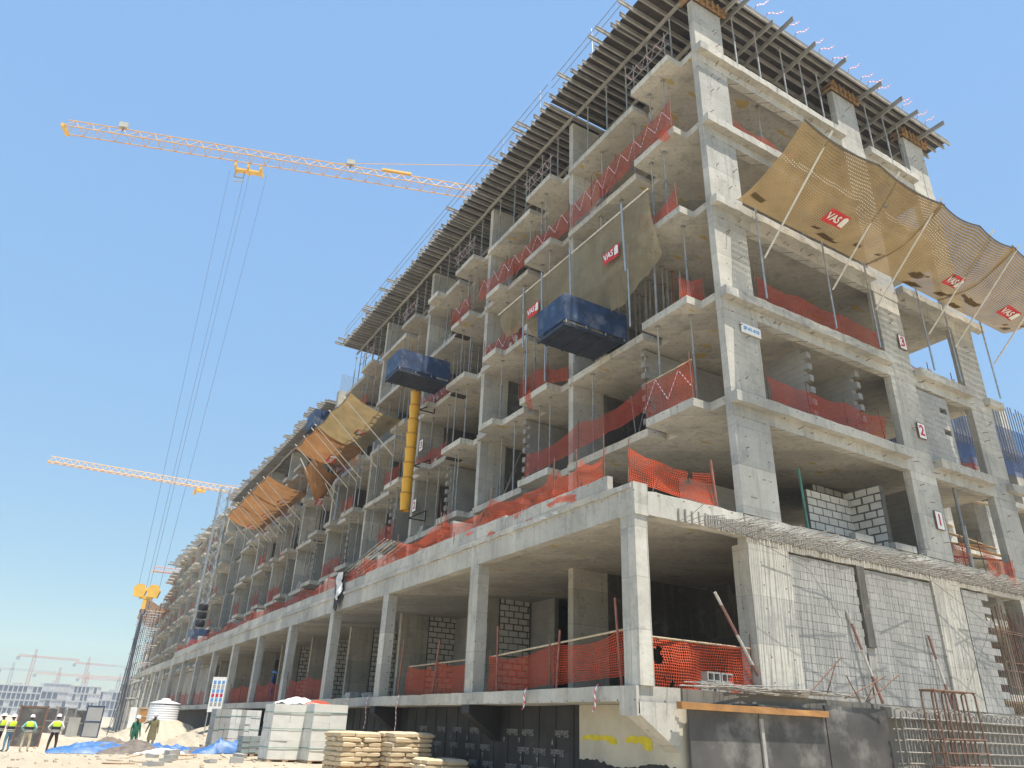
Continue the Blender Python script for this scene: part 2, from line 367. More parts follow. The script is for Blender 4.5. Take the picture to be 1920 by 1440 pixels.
M['net_brown'] = netmat('orange_brown_net', (.33,.165,.065), .02, .74, .38)
M['net_olive'] = netmat('olive_net', (.36,.31,.21), .05, .50, .35)
M['mesh_blue'] = netmat('blue_scaffold_net', (.05,.10,.24), .12, .40, .3)
def tape_mat():
    m, n, l, b = newmat('red_white_tape'); uv = N(n, 'ShaderNodeUVMap'); sp = N(n, 'ShaderNodeSeparateXYZ'); l.new(uv.outputs[0], sp.inputs[0])
    f = mth(n, l, 'FRACT', mth(n, l, 'MULTIPLY', mth(n, l, 'ADD', sp.outputs[0], sp.outputs[1]), 1/.16))
    c = mix(n, l, mth(n, l, 'LESS_THAN', f, .5), (.78,.74,.73), (.62,.06,.09)); l.new(c, b.inputs['Base Color']); b.inputs['Roughness'].default_value = .5; return m
M['tape'] = tape_mat()
def band_mat():
    m, n, l, b = newmat('red_white_pole'); v = posn(n); sp = N(n, 'ShaderNodeSeparateXYZ'); l.new(v, sp.inputs[0])
    f = mth(n, l, 'FRACT', mth(n, l, 'MULTIPLY', sp.outputs[2], 1/1.25))
    c = mix(n, l, mth(n, l, 'LESS_THAN', f, .5), (.50,.47,.42), (.24,.12,.095)); l.new(c, b.inputs['Base Color']); b.inputs['Roughness'].default_value = .6; return m
M['band'] = band_mat()

def text_mesh(s_, size, mat, extrude=.004, align='CENTER'):
    cu = bpy.data.curves.new('lettering', 'FONT'); cu.body = s_; cu.size = size; cu.extrude = extrude
    cu.align_x = align; cu.align_y = 'CENTER'; cu.resolution_u = 3; cu.offset = size*.022
    o = bpy.data.objects.new('lettering_tmp', cu); COL.objects.link(o)
    dg = bpy.context.evaluated_depsgraph_get(); me = bpy.data.meshes.new_from_object(o.evaluated_get(dg))
    bpy.data.objects.remove(o); bpy.data.curves.remove(cu); me.materials.clear(); me.materials.append(mat); me.name = 'lettering'
    return me
def basis(ex, ey, ez, loc):
    m = Matrix((Vector(ex), Vector(ey), Vector(ez))).transposed().to_4x4(); m.translation = Vector(loc); return m
def place_text(me, parent, m, name='lettering'):
    o = bpy.data.objects.new(name, me); COL.objects.link(o); reg(o, parent, True); o.matrix_basis = m; return o

# ------------------------------------------------------------------ ground
def smooth(a, b, x):
    t = max(0., min(1., (x-a)/(b-a))); return t*t*(3-2*t)
def G(x, y):
    z = -2.8 + .58*(1-smooth(16, 40, y))*smooth(-30, -12, x) + .06*smooth(-10.5, -6.5, x)*(1-smooth(60, 90, y))
    z += 1.75*math.exp(-(((x+5.6)/3.0)**2+((y-50)/7.)**2)) + 1.15*math.exp(-(((x+5.4)/2.0)**2+((y-36)/3.5)**2))
    z += .9*math.exp(-(((x+3.6)/1.7)**2+((y-33)/6.)**2)) + .5*math.exp(-(((x+15)/5)**2+((y-62)/8.)**2))
    z += .16*mnoise.noise(Vector((x*.16, y*.16, 0))) + .06*mnoise.noise(Vector((x*.7, y*.7, 3)))
    if y > 90: z += min(6., (y-90)*.004)*mnoise.noise(Vector((x*.008, y*.008, 7)))
    return z
def axis(a, b, step, far):
    xs = []; x = a
    while x < b: xs.append(x); x += step
    g = step; hi = [b]
    while hi[-1] < far: g *= 1.35; hi.append(hi[-1]+g)
    g = step; lo = [a]
    while lo[-1] > -far: g *= 1.35; lo.append(lo[-1]-g)
    return lo[:0:-1]+xs+hi
xs = axis(-30, 4, .5, 3500); ys = axis(-16, 70, .6, 3500)
mb = MB(); mb.v = [(x, y, G(x, y)) for x in xs for y in ys]; w = len(ys)
mb.f = [(i*w+k, (i+1)*w+k, (i+1)*w+k+1, i*w+k+1) for i in range(len(xs)-1) for k in range(w-1)]
mb.build('ground', M['sand'], smooth=True, kind='structure')

# ------------------------------------------------------------------ the unfinished building
HL = [0., 4.2, 7.5, 10.8, 14.1, 17.4, 20.7]            # tops of the floor slabs
ROOF = 23.74                                           # top of the roof shuttering
YEND, YHI = 68.5, 34.0
def base(k): return .05 if k == 0 else 7.35+7*(k-1)
NB = 9
BLD = thing('unfinished_building', (0, 0, 0), 'long grey concrete apartment block under construction with stacked open floors and balconies', 'building')
con, pale, plain = M['concrete'], M['concrete_pale'], M['concrete_plain']
def part(name, mat, fn, parent=None, **k):
    mb = MB(); fn(mb); return mb.build(name, mat, parent or BLD, **k)
def levels(k): return 6 if base(k) < YHI-3 else 5
for L in range(2, 7):
    z = HL[L]; ye = YEND if L < 6 else YHI+1.5
    part('floor_slab', con, lambda m: m.box(.6, .25, z-.25, 13.7, ye, z-.005))
    part('shaded_floor_dust', M['floor_shade_dirt'], lambda m: m.box(.3, .27, z-.003, 13.6, ye-.1, z+.004))  # thin dark floor layer, its colour deepens the shade indoors
    for k in range(NB):
        b = base(k); nb = base(k+1)
        if b+3 > ye: continue
        j = random.uniform(-.05, .05)
        part('balcony_slab', con, lambda m: (m.rbox(-.62+j, b+.75, z-.25, .6, b+2.72+j, z, .010), m.box(0., b+.2, z-.249, .6, b+.75, z-.001)))
        part('floor_edge', con, lambda m: m.rbox(-.15, b+3.2, z-.25, .6, min(nb+.12, ye), z, .010))
        if k and L > 2 and random.random() < .45:          # small second balcony on the far side of the bay
            part('balcony_slab', con, lambda m: m.rbox(-.62, b+4.9, z-.251, -.15, b+6.1, z-.002, .010))
        if L <= 5 and k % 3 == 2: part('slot_boards', M['ply'], lambda m: [m.box(-.2, b+2.74, z-.24+.0*i, .58, b+3.18, z-.20) for i in range(1)])
# fin walls on the long side
for k in range(1, NB+1):
    b = base(k)
    for L in range(0, 7):
        if L == 6 and b > YHI: continue
        if L == 5 and b > YEND: continue
        z0 = HL[L]; z1 = (HL[L+1]-.25) if L < 6 else 23.3
        if L == 0: z1 = 3.95
        part('fin_wall', pale if L else con, lambda m: m.rbox(0., b, z0, 1.28+.12*(k % 2), b+.28, z1, .006, 1.1))
        part('added_cross_wall', M['concrete_int_shade'], lambda m: m.box(1.3+.12*(k % 2) if L or k < 2 else 3.06, b+.04, z0, 6.4, b+.24, z1))  # inner cross walls added to keep the bays dark
for L in range(0, 6):
    z0 = HL[L]; z1 = HL[L+1]-.25
    part('shade_spine_wall', M['concrete_int_shade'], lambda m: m.box(6.5, 7.6, z0, 6.7, YEND if L < 5 else YHI, z1))
    part('added_cross_wall', M['concrete_int_shade'], lambda m: m.box(6.72, 7.39, z0, 9.4, 7.6, z1))  # added continuation of the cross wall, darkens the short side bays
    for y in (7.2, 14.2, 21.2, 28.2, 35.2):
        part('column', pale, lambda m: m.box(13.3, y, z0, 13.72, y+.6, z1))
# columns and beams of the short side
CX = ((0., 1.4), (7.66, 9.06), (12.36, 13.75))
for L in range(1, 7):
    z0 = HL[L]; z1 = (HL[L+1]-.62) if L < 6 else 23.1
    for i, (x0, x1) in enumerate(CX):
        part('column', pale, lambda m: m.rbox(x0+.012, .014, z0, x1-.012, .25, z1, .007, .9))
    if L >= 2:
        z = HL[L]
        part('beam', pale, lambda m: m.rbox(0., 0., z-.62, 13.75, .25, z-.285, .006, .8))
        part('beam', pale, lambda m: m.box(.01, .016, z-.285, 13.74, .25, z-.002))
        part('ledge', pale, lambda m: m.rbox(-.06, -.25, z-.285, 7.62, .012, z+.01, .013, .25))
        part('ledge', pale, lambda m: m.rbox(9.12, -.25, z-.285, 12.3 if L != 4 else 14.3, .012, z+.01, .013, .25))
        if L in (2, 3): part('ledge', pale, lambda m: m.rbox(13.4, -.2, z-.27, 14.35, .012, z+.005, .02, .25))
    # form tie stubs on the faces
    mb = MB()
    for q in range(26):
        x = random.uniform(.2, 13.6); zz = z0-.45+random.choice((0, .17)) if q < 16 else random.uniform(z0+.4, z1-.3)
        if q >= 16: x = random.choice(CX)[0]+random.uniform(.3, 1.1)
        mb.bar((x, .01, zz), (x+random.uniform(-.06, .06), -random.uniform(.08, .18), zz+random.uniform(-.05, .05)), .016, .016)
    mb.build('tie_bars', M['rebar'], BLD, kind='stuff')
# podium: ground floor and terrace
part('ground_slab', pale, lambda m: m.rbox(-3.62, .06, -.30, -2.4, YEND, 0., .012, .5))
part('ground_slab', M['floor_shade_dirt'], lambda m: m.box(-2.4, .0, -.30, 14.5, YEND, -.002))
part('terrace_slab', con, lambda m: m.box(-3.2, .3, 3.95, .6, YEND, 4.2))
part('floor_slab', con, lambda m: m.box(.6, .3, 3.951, 13.7, YEND, 4.19))
part('shaded_floor_dust', M['floor_shade_dirt'], lambda m: m.box(-.5, .32, 4.201, 13.6, YEND-.1, 4.206))
part('edge_beam', pale, lambda m: m.rbox(-3.52, .0, 3.6, -3.2, YEND, 4.19, .007, .9))
part('edge_ledge', pale, lambda m: m.rbox(-3.58, .06, 4.192, -3.19, YEND, 4.31, .016, .3))
y = 1.0
while y < YEND:
    y2 = min(YEND, y+random.uniform(4, 7.5)); h = random.uniform(.40, .50)
    part('upstand', pale, lambda m: m.rbox(-3.50, y, 4.312, -3.32, y2-.015, 4.30+h, .014, .35)); y = y2
PY = [0., 7.28, 14.4, 20.7, 27.5, 34.2, 41., 47.8, 54.6, 61.4, 67.9]
for i, y in enumerate(PY):
    part('podium_column', pale, lambda m: m.rbox(-3.52, y+.01, 0., -3.15, y+.52, 3.6, .008, .7))
part('corner_head', pale, lambda m: m.rbox(-3.535, -.012, 3.58, -3.13, .55, 4.33, .012, .2))
part('front_beam', pale, lambda m: m.rbox(-3.13, .0, 3.62, -.02, .3, 4.18, .02, .25))
part('front_beam', pale, lambda m: m.rbox(0.0, .0, 3.45, 14.4, .3, 4.17, .02, .25))
for x0, x1 in ((0., 1.45), (7.55, 8.95), (12.3, 13.7)):
    part('column', pale, lambda m: m.rbox(x0, -.02, 0., x1, .5, 3.45, .008, .8))
part('pier', M['concrete_int_shade'], lambda m: m.rbox(4.12, -.035, 1.35, 4.42, .28, 3.44, .008, .4))
part('wall_joint', plain, lambda m: m.box(4.12, .03, .0, 4.42, .24, 1.34))
# basement wall below the overhanging slab
part('basement_wall', M['beige_wall'], lambda m: m.box(-2.55, .02, -4.2, -2.3, 3.5, -.302))
part('basement_wall', M['membrane'], lambda m: m.box(-2.56, 3.5, -4.2, -2.3, YEND, -.302))
mb = MB()
y = 3.7
while y < 24: mb.box(-2.578, y, -4.2, -2.56, y+.03, -.31); y += .78
mb.build('membrane_lap', M['membrane'], BLD)
for i, y in enumerate([0.] + PY[1:7]):
    part('haunch', pale if i == 0 else M['membrane'], lambda m: (m.poly([(-3.6,y,-.302),(-2.55,y,-.302),(-2.55,y,-1.22),(-3.6,y,-.52)]), m.poly([(-3.6,y+.45,-.302),(-3.6,y+.45,-.52),(-2.55,y+.45,-1.22),(-2.55,y+.45,-.302)]),
         m.quad((-3.6,y,-.52),(-2.55,y,-1.22),(-2.55,y+.45,-1.22),(-3.6,y+.45,-.52)), m.quad((-3.6,y,-.302),(-3.6,y,-.52),(-3.6,y+.45,-.52),(-3.6,y+.45,-.302))))
part('corner_plaster', pale, lambda m: m.rbox(-3.66, .0, -.56, -3.58, .55, -.02, .02, .2))
# tar edge and yellow paint on the beige wall
def wall_patch(name, mat, y0, y1, lo, hi, n_=60, x=-2.5535):
    m = MB(); T = [(x, y0+(y1-y0)*i/n_, hi(i/n_)) for i in range(n_+1)]; B = [(x, y0+(y1-y0)*i/n_, lo(i/n_)) for i in range(n_+1)]
    for i in range(n_): m.quad(B[i], B[i+1], T[i+1], T[i])
    m.build(name, mat, BLD)
nz = lambda a, f, s_: mnoise.noise(Vector((a*f, s_, 0)))
wall_patch('tar_edge', M['membrane'], .12, 3.52, lambda a: -4.2, lambda a: -1.52+.07*nz(a, 26, 1)+.05*nz(a, 60, 2)+.06*math.sin(a*9))
wall_patch('yellow_paint_mark', M['yellow_paint'], .85, 1.75, lambda a: -1.08+.05*nz(a, 9, 3)-.13*(1-smooth(.2, .45, a)), lambda a: -.94+.04*nz(a, 8, 4)-.09*abs(2*a-1)**6)
wall_patch('yellow_paint_mark', M['yellow_paint'], 2.05, 3.42, lambda a: -1.06+.05*nz(a, 12, 5)-.08*(1-smooth(.1, .3, a)), lambda a: -.95+.03*nz(a, 10, 6)-.08*abs(2*a-1)**6)
# printing on the membrane: small triangles and upside-down lettering
me = text_mesh('SikaBit', .22, M['print_grey'], .001)
tri = MB(); tri.poly([(-.05,-.06,0),(.05,-.06,0),(0,.09,0)]); trm = tri.mesh('print_triangle', M['print_grey'])
for y in (4.2, 5.0, 5.8, 6.6, 7.9, 8.8, 9.9, 11., 12.4):
    for q, z in enumerate((-.95, -1.38, -1.8)):
        if random.random() < .8:
            o = place_text(me, BLD, basis((0, 1, 0), (0, 0, -1), (-1, 0, 0), (-2.582, y+.2*(q % 2), z)), 'membrane_lettering')
            o = place_text(trm, BLD, basis((0, -1, 0), (0, 0, random.choice((1, -1))), (-1, 0, 0), (-2.583, y+.42-.1*(q % 2), z-.2)), 'membrane_print')

# --- block walls -------------------------------------------------------
BUDGET = [300]
def block_wall(p0, ud, length, height, lb=.4, hb=.2, th=.2, mat='block', mor='mortar', gap=.012, keep=None, singles=False, parent=None, bond=True, proud=.006):
    """wall from p0 along ud (unit, horizontal); blocks proud of a recessed mortar core; keep(u,z) drops blocks"""
    p0 = Vector(p0); u = Vector(ud).normalized(); nrm = Vector((u.y, -u.x, 0)); rows = int(round(height/hb)); core = MB(); bl = []
    for r in range(rows):
        x = -(lb/2) if (r % 2 and bond) else 0.; run = None
        while x < length-1e-6:
            a = max(0., x); b_ = min(length, x+lb); x += lb
            if b_-a < .06 or (keep and not keep((a+b_)/2, (r+.5)*hb, r)):
                continue
            bl.append((a, b_, r))
            c = p0+u*((a+b_)/2)+Vector((0, 0, (r+.5)*hb)); core.obox(c, u*((b_-a)/2), nrm*(th/2-proud), Vector((0, 0, hb/2)))
    w = core.build('block_wall', M[mor], parent or BLD)
    meshes = {}; rest = MB()
    for a, b_, r in bl:
        jt = Vector((0, 0, random.uniform(-.003, .003)))+nrm*random.uniform(-.004, .004)
        c = p0+u*((a+b_)/2)+Vector((0, 0, (r+.5)*hb))+jt
        hx, hy, hz = (b_-a)/2-gap/2, th/2, hb/2-gap/2
        if gap > .03 and not singles: hx -= random.uniform(-.006, .02); hz -= random.uniform(-.004, .010)
        if singles and BUDGET[0] > 0:
            BUDGET[0] -= 1; key = round(hx, 3)
            if key not in meshes:
                m = MB(); m.box(-hx, -hy, -hz, hx, hy, hz); meshes[key] = m.mesh('block', M[mat])
            inst('block', meshes[key], w, c, (0, 0, math.atan2(u.y, u.x)), world=False)
        else: rest.obox(c, u*hx, nrm*hy, Vector((0, 0, hz)))
    if rest.f: rest.build('block_courses', M[mat], w, kind='stuff')
    return w
tooth = lambda L: (lambda u, z, r: u < L-(.2 if r % 2 else 0.) )
# ground floor, short side
block_wall((1.47, .14, 0.), (1, 0, 0), 2.64, 3.4, singles=True)
block_wall((4.43, .14, 0.), (1, 0, 0), 3.1, 3.4, singles=True, keep=lambda u, z, r: True)
# first floor, short side: white blocks with thick joints
block_wall((4.9, 1.9, 4.2), (1, 0, 0), 2.2, 2.1, .45, .25, .2, 'block_white', 'mortar_dark', .04, singles=True, keep=lambda u, z, r: z < 2.0 or u > .5)
block_wall((7.1, .7, 4.2), (0, 1, 0), 1.4, 2.2, .45, .25, .2, 'block_white', 'mortar_dark', .045)
block_wall((7.25, 3.4, 4.2), (1, 0, 0), 2.2, 2.9, .45, .25, .2, 'block_white', 'mortar_dark', .04)
block_wall((2.0, 4.2, 4.2), (1, 0, 0), 3.2, 2.4, keep=lambda u, z, r: z < 1.6 or u < 2.6)
block_wall((4.3, .06, 4.18), (1, 0, 0), .8, .2); block_wall((6.1, .06, 4.18), (1, 0, 0), 1.0, .2)
block_wall((9.9, .5, 4.2), (0, 1, 0), 5., 2.8)
block_wall((9.08, .12, 3.98-3.98), (1, 0, 0), 1.4, 3.4, keep=lambda u, z, r: u < 1.4-(.2 if r % 2 else 0))
# second floor, short side
block_wall((4.0, .35, 7.5), (0, 1, 0), 6.5, 2.7, keep=lambda u, z, r: not (u < .25 and r % 2))
block_wall((6.35, .35, 7.5), (0, 1, 0), 6.5, 2.6, keep=lambda u, z, r: not (u < .25 and r % 2))
block_wall((9.08, .14, 7.5), (1, 0, 0), 1.75, 2.65, keep=lambda u, z, r: not (u > 1.2 and r in (3, 6, 10) and u < 1.5))
# long side: party walls and terrace walls of blocks
for k in range(0, NB):
    b = base(k)
    for L in (1, 2):
        if k == 0 and L == 1: continue
        block_wall((.25, b+3.75, HL[L]), (1, 0, 0), 5.5, 2.95, th=.2, keep=lambda u, z, r: not (u < .22 and r % 2))
    if k and L:
        block_wall((-3.1, b+2.9, 4.2), (1, 0, 0), 2.1, 1.4, keep=lambda u, z, r: u < 2.0 or r % 2, mat='block')
        block_wall((-3.0, b+5.9, 4.2), (1, 0, 0), 1.6, 1.0)
# ground floor inside: pale block walls beside the fin walls
for k in range(2, 7):
    b = base(k)
    block_wall((1.32+.12*(k % 2), b+.10, 0.), (1, 0, 0), 1.45, 3.9, .45, .25, .2, 'block_white', 'mortar_dark', .04)
    block_wall((2.95, b+.2, 0.), (0, -1, 0), 1.9, 3.9, .4, .2, .2, 'block', 'mortar', .015)
part('shade_spine_wall', M['concrete_int_shade'], lambda m: m.box(5.6, .6, 0., 5.8, 7., 3.95))  # added wall, set back and dark-coloured to keep the opening in shade

# ------------------------------------------------------------------ short side below the ground floor: forms, rebar, debris
FW = thing('retaining_formwork', (.8, -.2, -2.6), 'dark stained plywood formwork panels with an orange board along the top edge', 'formwork')
x = -2.42
for i, w_ in enumerate((2.05, 2.2, 2.3)):
    mb = MB(); mb.box(x+.01, -.16-.012*i, -4.2, x+w_-.012, -.10-.012*i, -.30+.085*i)
    mb.build('plywood_panel', M['ply_wall'], FW); x += w_
mb = MB(); mb.rbox(-2.75, -.34, -.40, 1.75, -.17, -.27, .008, .6); mb.build('top_board', M['timber_orange'], FW)
mb = MB(); mb.bar((-.35, -.2, -.5), (-.3, -.2, -3), .09, .05, (0, -1, 0)); mb.build('batten', M['concrete_plain'], FW)
part('basement_wall', plain, lambda m: m.box(-2.3, .05, -4.2, 14.5, .4, -.303))
part('ground_kerb', plain, lambda m: m.rbox(4.2, -.28, -.32, 15., .0, -.06, .02, .4))
# rebar mat of the next wall
RM = thing('rebar_mat', (7.5, -.6, -2.6), 'grey cement-splashed reinforcement mat with hooked vertical bars at bottom right', 'rebar')
for i in range(34):
    x = 4.15+.235*i; tz = -.12+random.uniform(-.06, .04)
    mb = MB(); mb.path([(x, -.62, -3.4), (x, -.62, tz-.05), (x, -.58, tz), (x, -.48, tz+.02), (x, -.40, tz-.04), (x, -.38, -3.4)], .018, 5)
    mb.build('vertical_bar', M['rebar_grey'], RM)
for z in [-.30, -.55, -.80, -1.05, -1.3, -1.55, -1.8]:
    for yy in (-.645, -.355):
        mb = MB(); mb.tube((4.05, yy, z+random.uniform(-.02, .02)), (13., yy, z+random.uniform(-.02, .02)), .017, 5); mb.build('horizontal_bar', M['rebar_grey'], RM)
# standing cage
RC = thing('rebar_cage', (5.7, -.95, -2.6), 'tall rusty brown rebar cage standing upright in front of the block wall', 'rebar cage')
for i in range(5):
    x = 4.75+.43*i
    for yy in (-1.15, -.8):
        mb = MB(); mb.path([(x+.05, yy, -3.4), (x, yy, .28), (x, yy+.05 if yy < -1 else yy-.05, .34)], .026, 6); mb.build('vertical_bar', M['rebar'], RC)
mb = MB(); mb.path([(4.72, -1.15, .34), (6.5, -1.15, .35), (6.5, -.8, .36), (4.72, -.8, .34), (4.72, -1.15, .34)], .024, 6); mb.build('top_ring', M['rebar'], RC)
for z in (-.75, -1.05, -1.35, -1.65):
    mb = MB(); mb.path([(4.8, -1.18, z), (6.55, -1.18, z+.02), (6.55, -.77, z), (4.8, -.77, z), (4.8, -1.18, z)], .016, 5); mb.build('tie_ring', M['rebar'], RC)
# dense rebar of a wall at the far right
RW = thing('rebar_wall_cage', (11.6, .0, 0), 'tall rusty wall reinforcement of vertical bars at right edge', 'rebar cage')
for i in range(22):
    x = 10.65+.13*i
    for yy in (-.02, .3):
        mb = MB(); mb.tube((x, yy, 0.), (x-.03+random.uniform(-.05, .05), yy+random.uniform(-.03, .03), 3.2-.5*random.random()), .014, 5); mb.build('vertical_bar', M['rebar'], RW)
for z in (.3, .75, 1.2, 1.45, 2.3, 2.36):
    mb = MB(); mb.tube((10.5, -.05, z), (13.6, -.05, z+random.uniform(-.03, .03)), .014, 5); mb.build('horizontal_bar', M['rebar'], RW)
# starter bars poking out of the first floor beam
mb = MB(); mb2 = MB()
for i in range(230):
    x = -2.2+15.6*i/230+random.uniform(-.03, .03); L_ = random.uniform(.8, 1.45); z = 3.62+random.uniform(-.03, .03)
    if i < 14 and i % 3: continue
    dx = random.uniform(-.06, .06) if i % 4 else random.uniform(-.5, .3); dz = random.uniform(-.16, .10)
    mb.path([(x, .0, z), (x+dx*.3, -L_*.45, z+.02), (x+dx, -L_, z+dz)], .010, 4)
    mb2.bar((x, -.035, z-.02), (x, -.035, z+.30), .03, .05, (0, 1, 0))
for i in range(16):
    x = random.uniform(-1.5, 12); mb.tube((x, -random.uniform(.2, 1.1), 3.62+random.uniform(.0, .12)), (x+random.uniform(1., 2.6), -random.uniform(.2, 1.2), 3.62+random.uniform(-.1, .15)), .009, 4)
mb.build('starter_bars', M['rebar_grey'], BLD, kind='stuff'); mb2.build('starter_pockets', M['concrete_plain'], BLD, kind='stuff')
# bundles of loose bars, hollow blocks and poles on the slab edge
PILE = thing('loose_rebar_bundle', (-1., -.1, 0.), 'heap of loose grey reinforcing bars lying along the slab edge above the formwork', 'rebar')
for i in range(34):
    x = random.uniform(-2.9, .6); y = random.uniform(-.32, .0); z = .02+random.uniform(0, .10)
    mb = MB(); mb.path([(x, y, z), (x+1.2, y+random.uniform(-.1, .1), z+.03), (x+random.uniform(1.8, 3.2), y+random.uniform(-.2, .15), z+random.uniform(-.05, .10))], .012, 5); mb.build('bar', M['rebar_grey'], PILE)
for a, b_ in (((1.3, -.25, .1), (2.3, -.5, .95)), ((1.9, -.25, .1), (2.2, -.4, .85)), ((2.6, -.2, .05), (3.9, -.5, .62)), ((3.1, -.25, .0), (2.5, -.4, .55)), ((3.3, -.25, .0), (3.7, -.4, .6)), ((3.35, -.25, .0), (4.6, -.4, .7))):
    mb = MB(); mb.tube(a, b_, .016, 5); mb.build('bar', M['rebar'], PILE)
def hollow_block(loc, rz, label):
    t = thing('hollow_block', loc, label, 'block', 'hollow blocks on the slab edge', rz); m = MB()
    L_, w_, h, tw = .4, .2, .2, .035
    for y in (0, w_-tw): m.box(0, y, 0, L_, y+tw, h)
    for x in (0, L_/2-tw/2, L_-tw): m.box(x, tw+.001, .001, x+tw, w_-tw-.001, h-.001)
    o = m.build('shell', M['block'], t, world=False); o.rotation_euler = (R(90), 0, 0); o.location = (0, .2, 0); return t
for i, (x, y, z, rz) in enumerate(((-1.75, .1, 0., .1), (-1.3, .1, 0, -.05), (-.85, .12, 0, .05), (-1.55, .1, .2, .0), (-1.1, .12, .2, .1), (-.3, .1, 0, .2))):
    hollow_block((x, y, z), rz, 'grey hollow concrete block in the small pile on the slab edge by the red mesh')
def pole(name, p, q, r, mat, label, cat='pole', group=None, n=8):
    mb = MB(); p, q = Vector(p), Vector(q); mb.path([(0, 0, 0), (q-p)*.5, q-p], [r, r, r*.98], n)
    o = mb.build(name, mat, None, label=label, cat=cat, group=group); o.location = p; return o
a = on(1340, 1110, 1, .15); pole('leaning_pole', (on(1405, 1235, 1, .1)-a)*1.45+a, a, .035, M['band'], 'red and white pole leaning in the dark ground floor opening at the corner')
pole('striped_pole', (4.05, -.2, 0.), (3.45, .0, 2.2), .035, M['band'], 'red and white pole leaning on the block wall left of the pier')
pole('striped_pole', (7.05, -.2, -.1), (6.85, -.02, 1.9), .035, M['band'], 'red and white pole leaning on the block wall by the second column')
pole('green_pole', (3.05, .5, 4.2), (2.98, .5, 6.1), .035, M['pole_green'], 'green upright pole on the first floor beside the corner column')
pole('prop_pole', (10.5, .3, 4.2), (10.5, .3, 6.9), .05, M['prop'], 'grey upright post in the first floor opening at right')
# cables sagging over the short side
def cable(pts, r, label):
    mb = MB(); mb.path(pts, r, 5); return mb.build('loose_cable', M['rope'], None, label=label, cat='cable')
cable([(-1.6, -.5, 3.7), (1.4, -.6, 2.9), (2.6, -.4, 1.9)], .006, 'thin wire hanging off the starter bars in front of the corner column')
cable([(5.4, -.7, 3.6), (8.0, -.6, 2.7), (9.2, -.6, 2.2)], .006, 'thin cable sagging across the second column on the ground floor')

# ------------------------------------------------------------------ roof shuttering
def ibeam_mesh(name, L_, mat, h=.2, w_=.08):
    w_ *= .8; m = MB(); m.box(-w_/2, 0, 0, w_/2, L_, .04); m.box(-.017, 0, .041, .017, L_, h-.041); m.box(-w_/2, 0, h-.04, w_/2, L_, h); return m.mesh(name, mat)
def shutter(name, label, x0, x1, y0, y1, z, bears, step=.42, over=.35, ply_in=.28):
    t = thing(name, (x0+1, y0+1, z-.42), label, 'formwork'); y = y0
    me = {}
    i = 0
    while y < y1:
        o_ = over*random.choice((.2, .4, .5, .6, .8, 1.0, 2.2 if over < .5 else 1.2)); L_ = round((x1-x0+o_)*4)/4
        if L_ not in me: me[L_] = ibeam_mesh('joist', L_, M['alu'])
        inst('joist', me[L_], t, (x0-o_+L_, y+random.uniform(-.04, .04), z-.22), (0, 0, R(90)))
        y += step*random.choice((.8, 1., 1., 1.1, .6, .9)); i += 1
    for bx in bears:
        yb = y0-.2
        while yb < y1-.5:
            L_ = min(3.9, y1+.2-yb)
            inst('bearer', ibeam_mesh('bearer', L_, M['alu']), t, (bx+random.uniform(-.05, .05), yb, z-.425)); yb += L_-.15+.16
    x = x0+ply_in
    while x < x1-.05:
        y = y0; x2 = min(x+2.44, x1)
        while y < y1-.02:
            y2 = min(y1, y+1.22); m = MB(); zz = z+random.uniform(0, .012)
            m.box(x+.003, y+.003, zz, x2-.003, y2-.003, zz+.02); m.build('plywood_sheet', M['ply'], t); y = y2
        x = x2
    return t
shutter('roof_formwork', 'dark roof formwork with grey beams over the corner bay, highest on the building', -1.3, 15., -.58, 7.27, ROOF, (-.05, 1.6, 3.4), .42, .28, .06)
shutter('roof_formwork', 'dark roof formwork with projecting beam ends along the long side behind the corner bay', -1.3, 6.2, 7.3, YHI, ROOF-.05, (-.15, 1.5, 3.4), .42, .3, .06)
shutter('roof_formwork', 'lower roof formwork with ragged beam ends along the far half of the building', -1.0, 5., YHI+3.2, YEND+1, HL[6]-.05, (-.1, 1.6), .5, .55, .1)
# beams poking out over the short side
FB = thing('cantilever_beams', (7., -.5, ROOF-.45), 'row of grey beams carrying the roof formwork out over the short side', 'beams')
me = ibeam_mesh('beam', 4.2, M['alu'])
for i, x in enumerate((1.9, 3.9, 5.5, 7.1, 9.3, 10.7, 11.9, 13.4)):
    inst('beam', me, FB, (x, -1.15+random.uniform(-.15, .2), ROOF-.435), (R(-1), 0, R(random.uniform(-4, 4))))
for i, (x0, x1) in enumerate(CX):
    t = thing('column_formwork', ((x0+x1)/2, .1, 23.1), 'yellow timber clamp frame round the top of the %s column' % ('corner', 'middle', 'right-hand')[i], 'formwork')
    for z in (23.12, 23.36):
        for p, q in (((x0-.15, -.07, z), (x1+.2, -.07, z)), ((x0-.07, -.2, z+.06), (x0-.07, .5, z+.06)), ((x1+.07, -.2, z+.06), (x1+.07, .5, z+.06))):
            mb = MB(); mb.bar(p, q, .06, .10); mb.build('timber', M['timber'], t)
    for q in range(5):
        x = x0+(x1-x0)*(q+.3)/5; mb = MB(); mb.bar((x, -.125, 22.98), (x, -.125, 23.5), .05, .07); mb.build('timber', M['timber'], t)
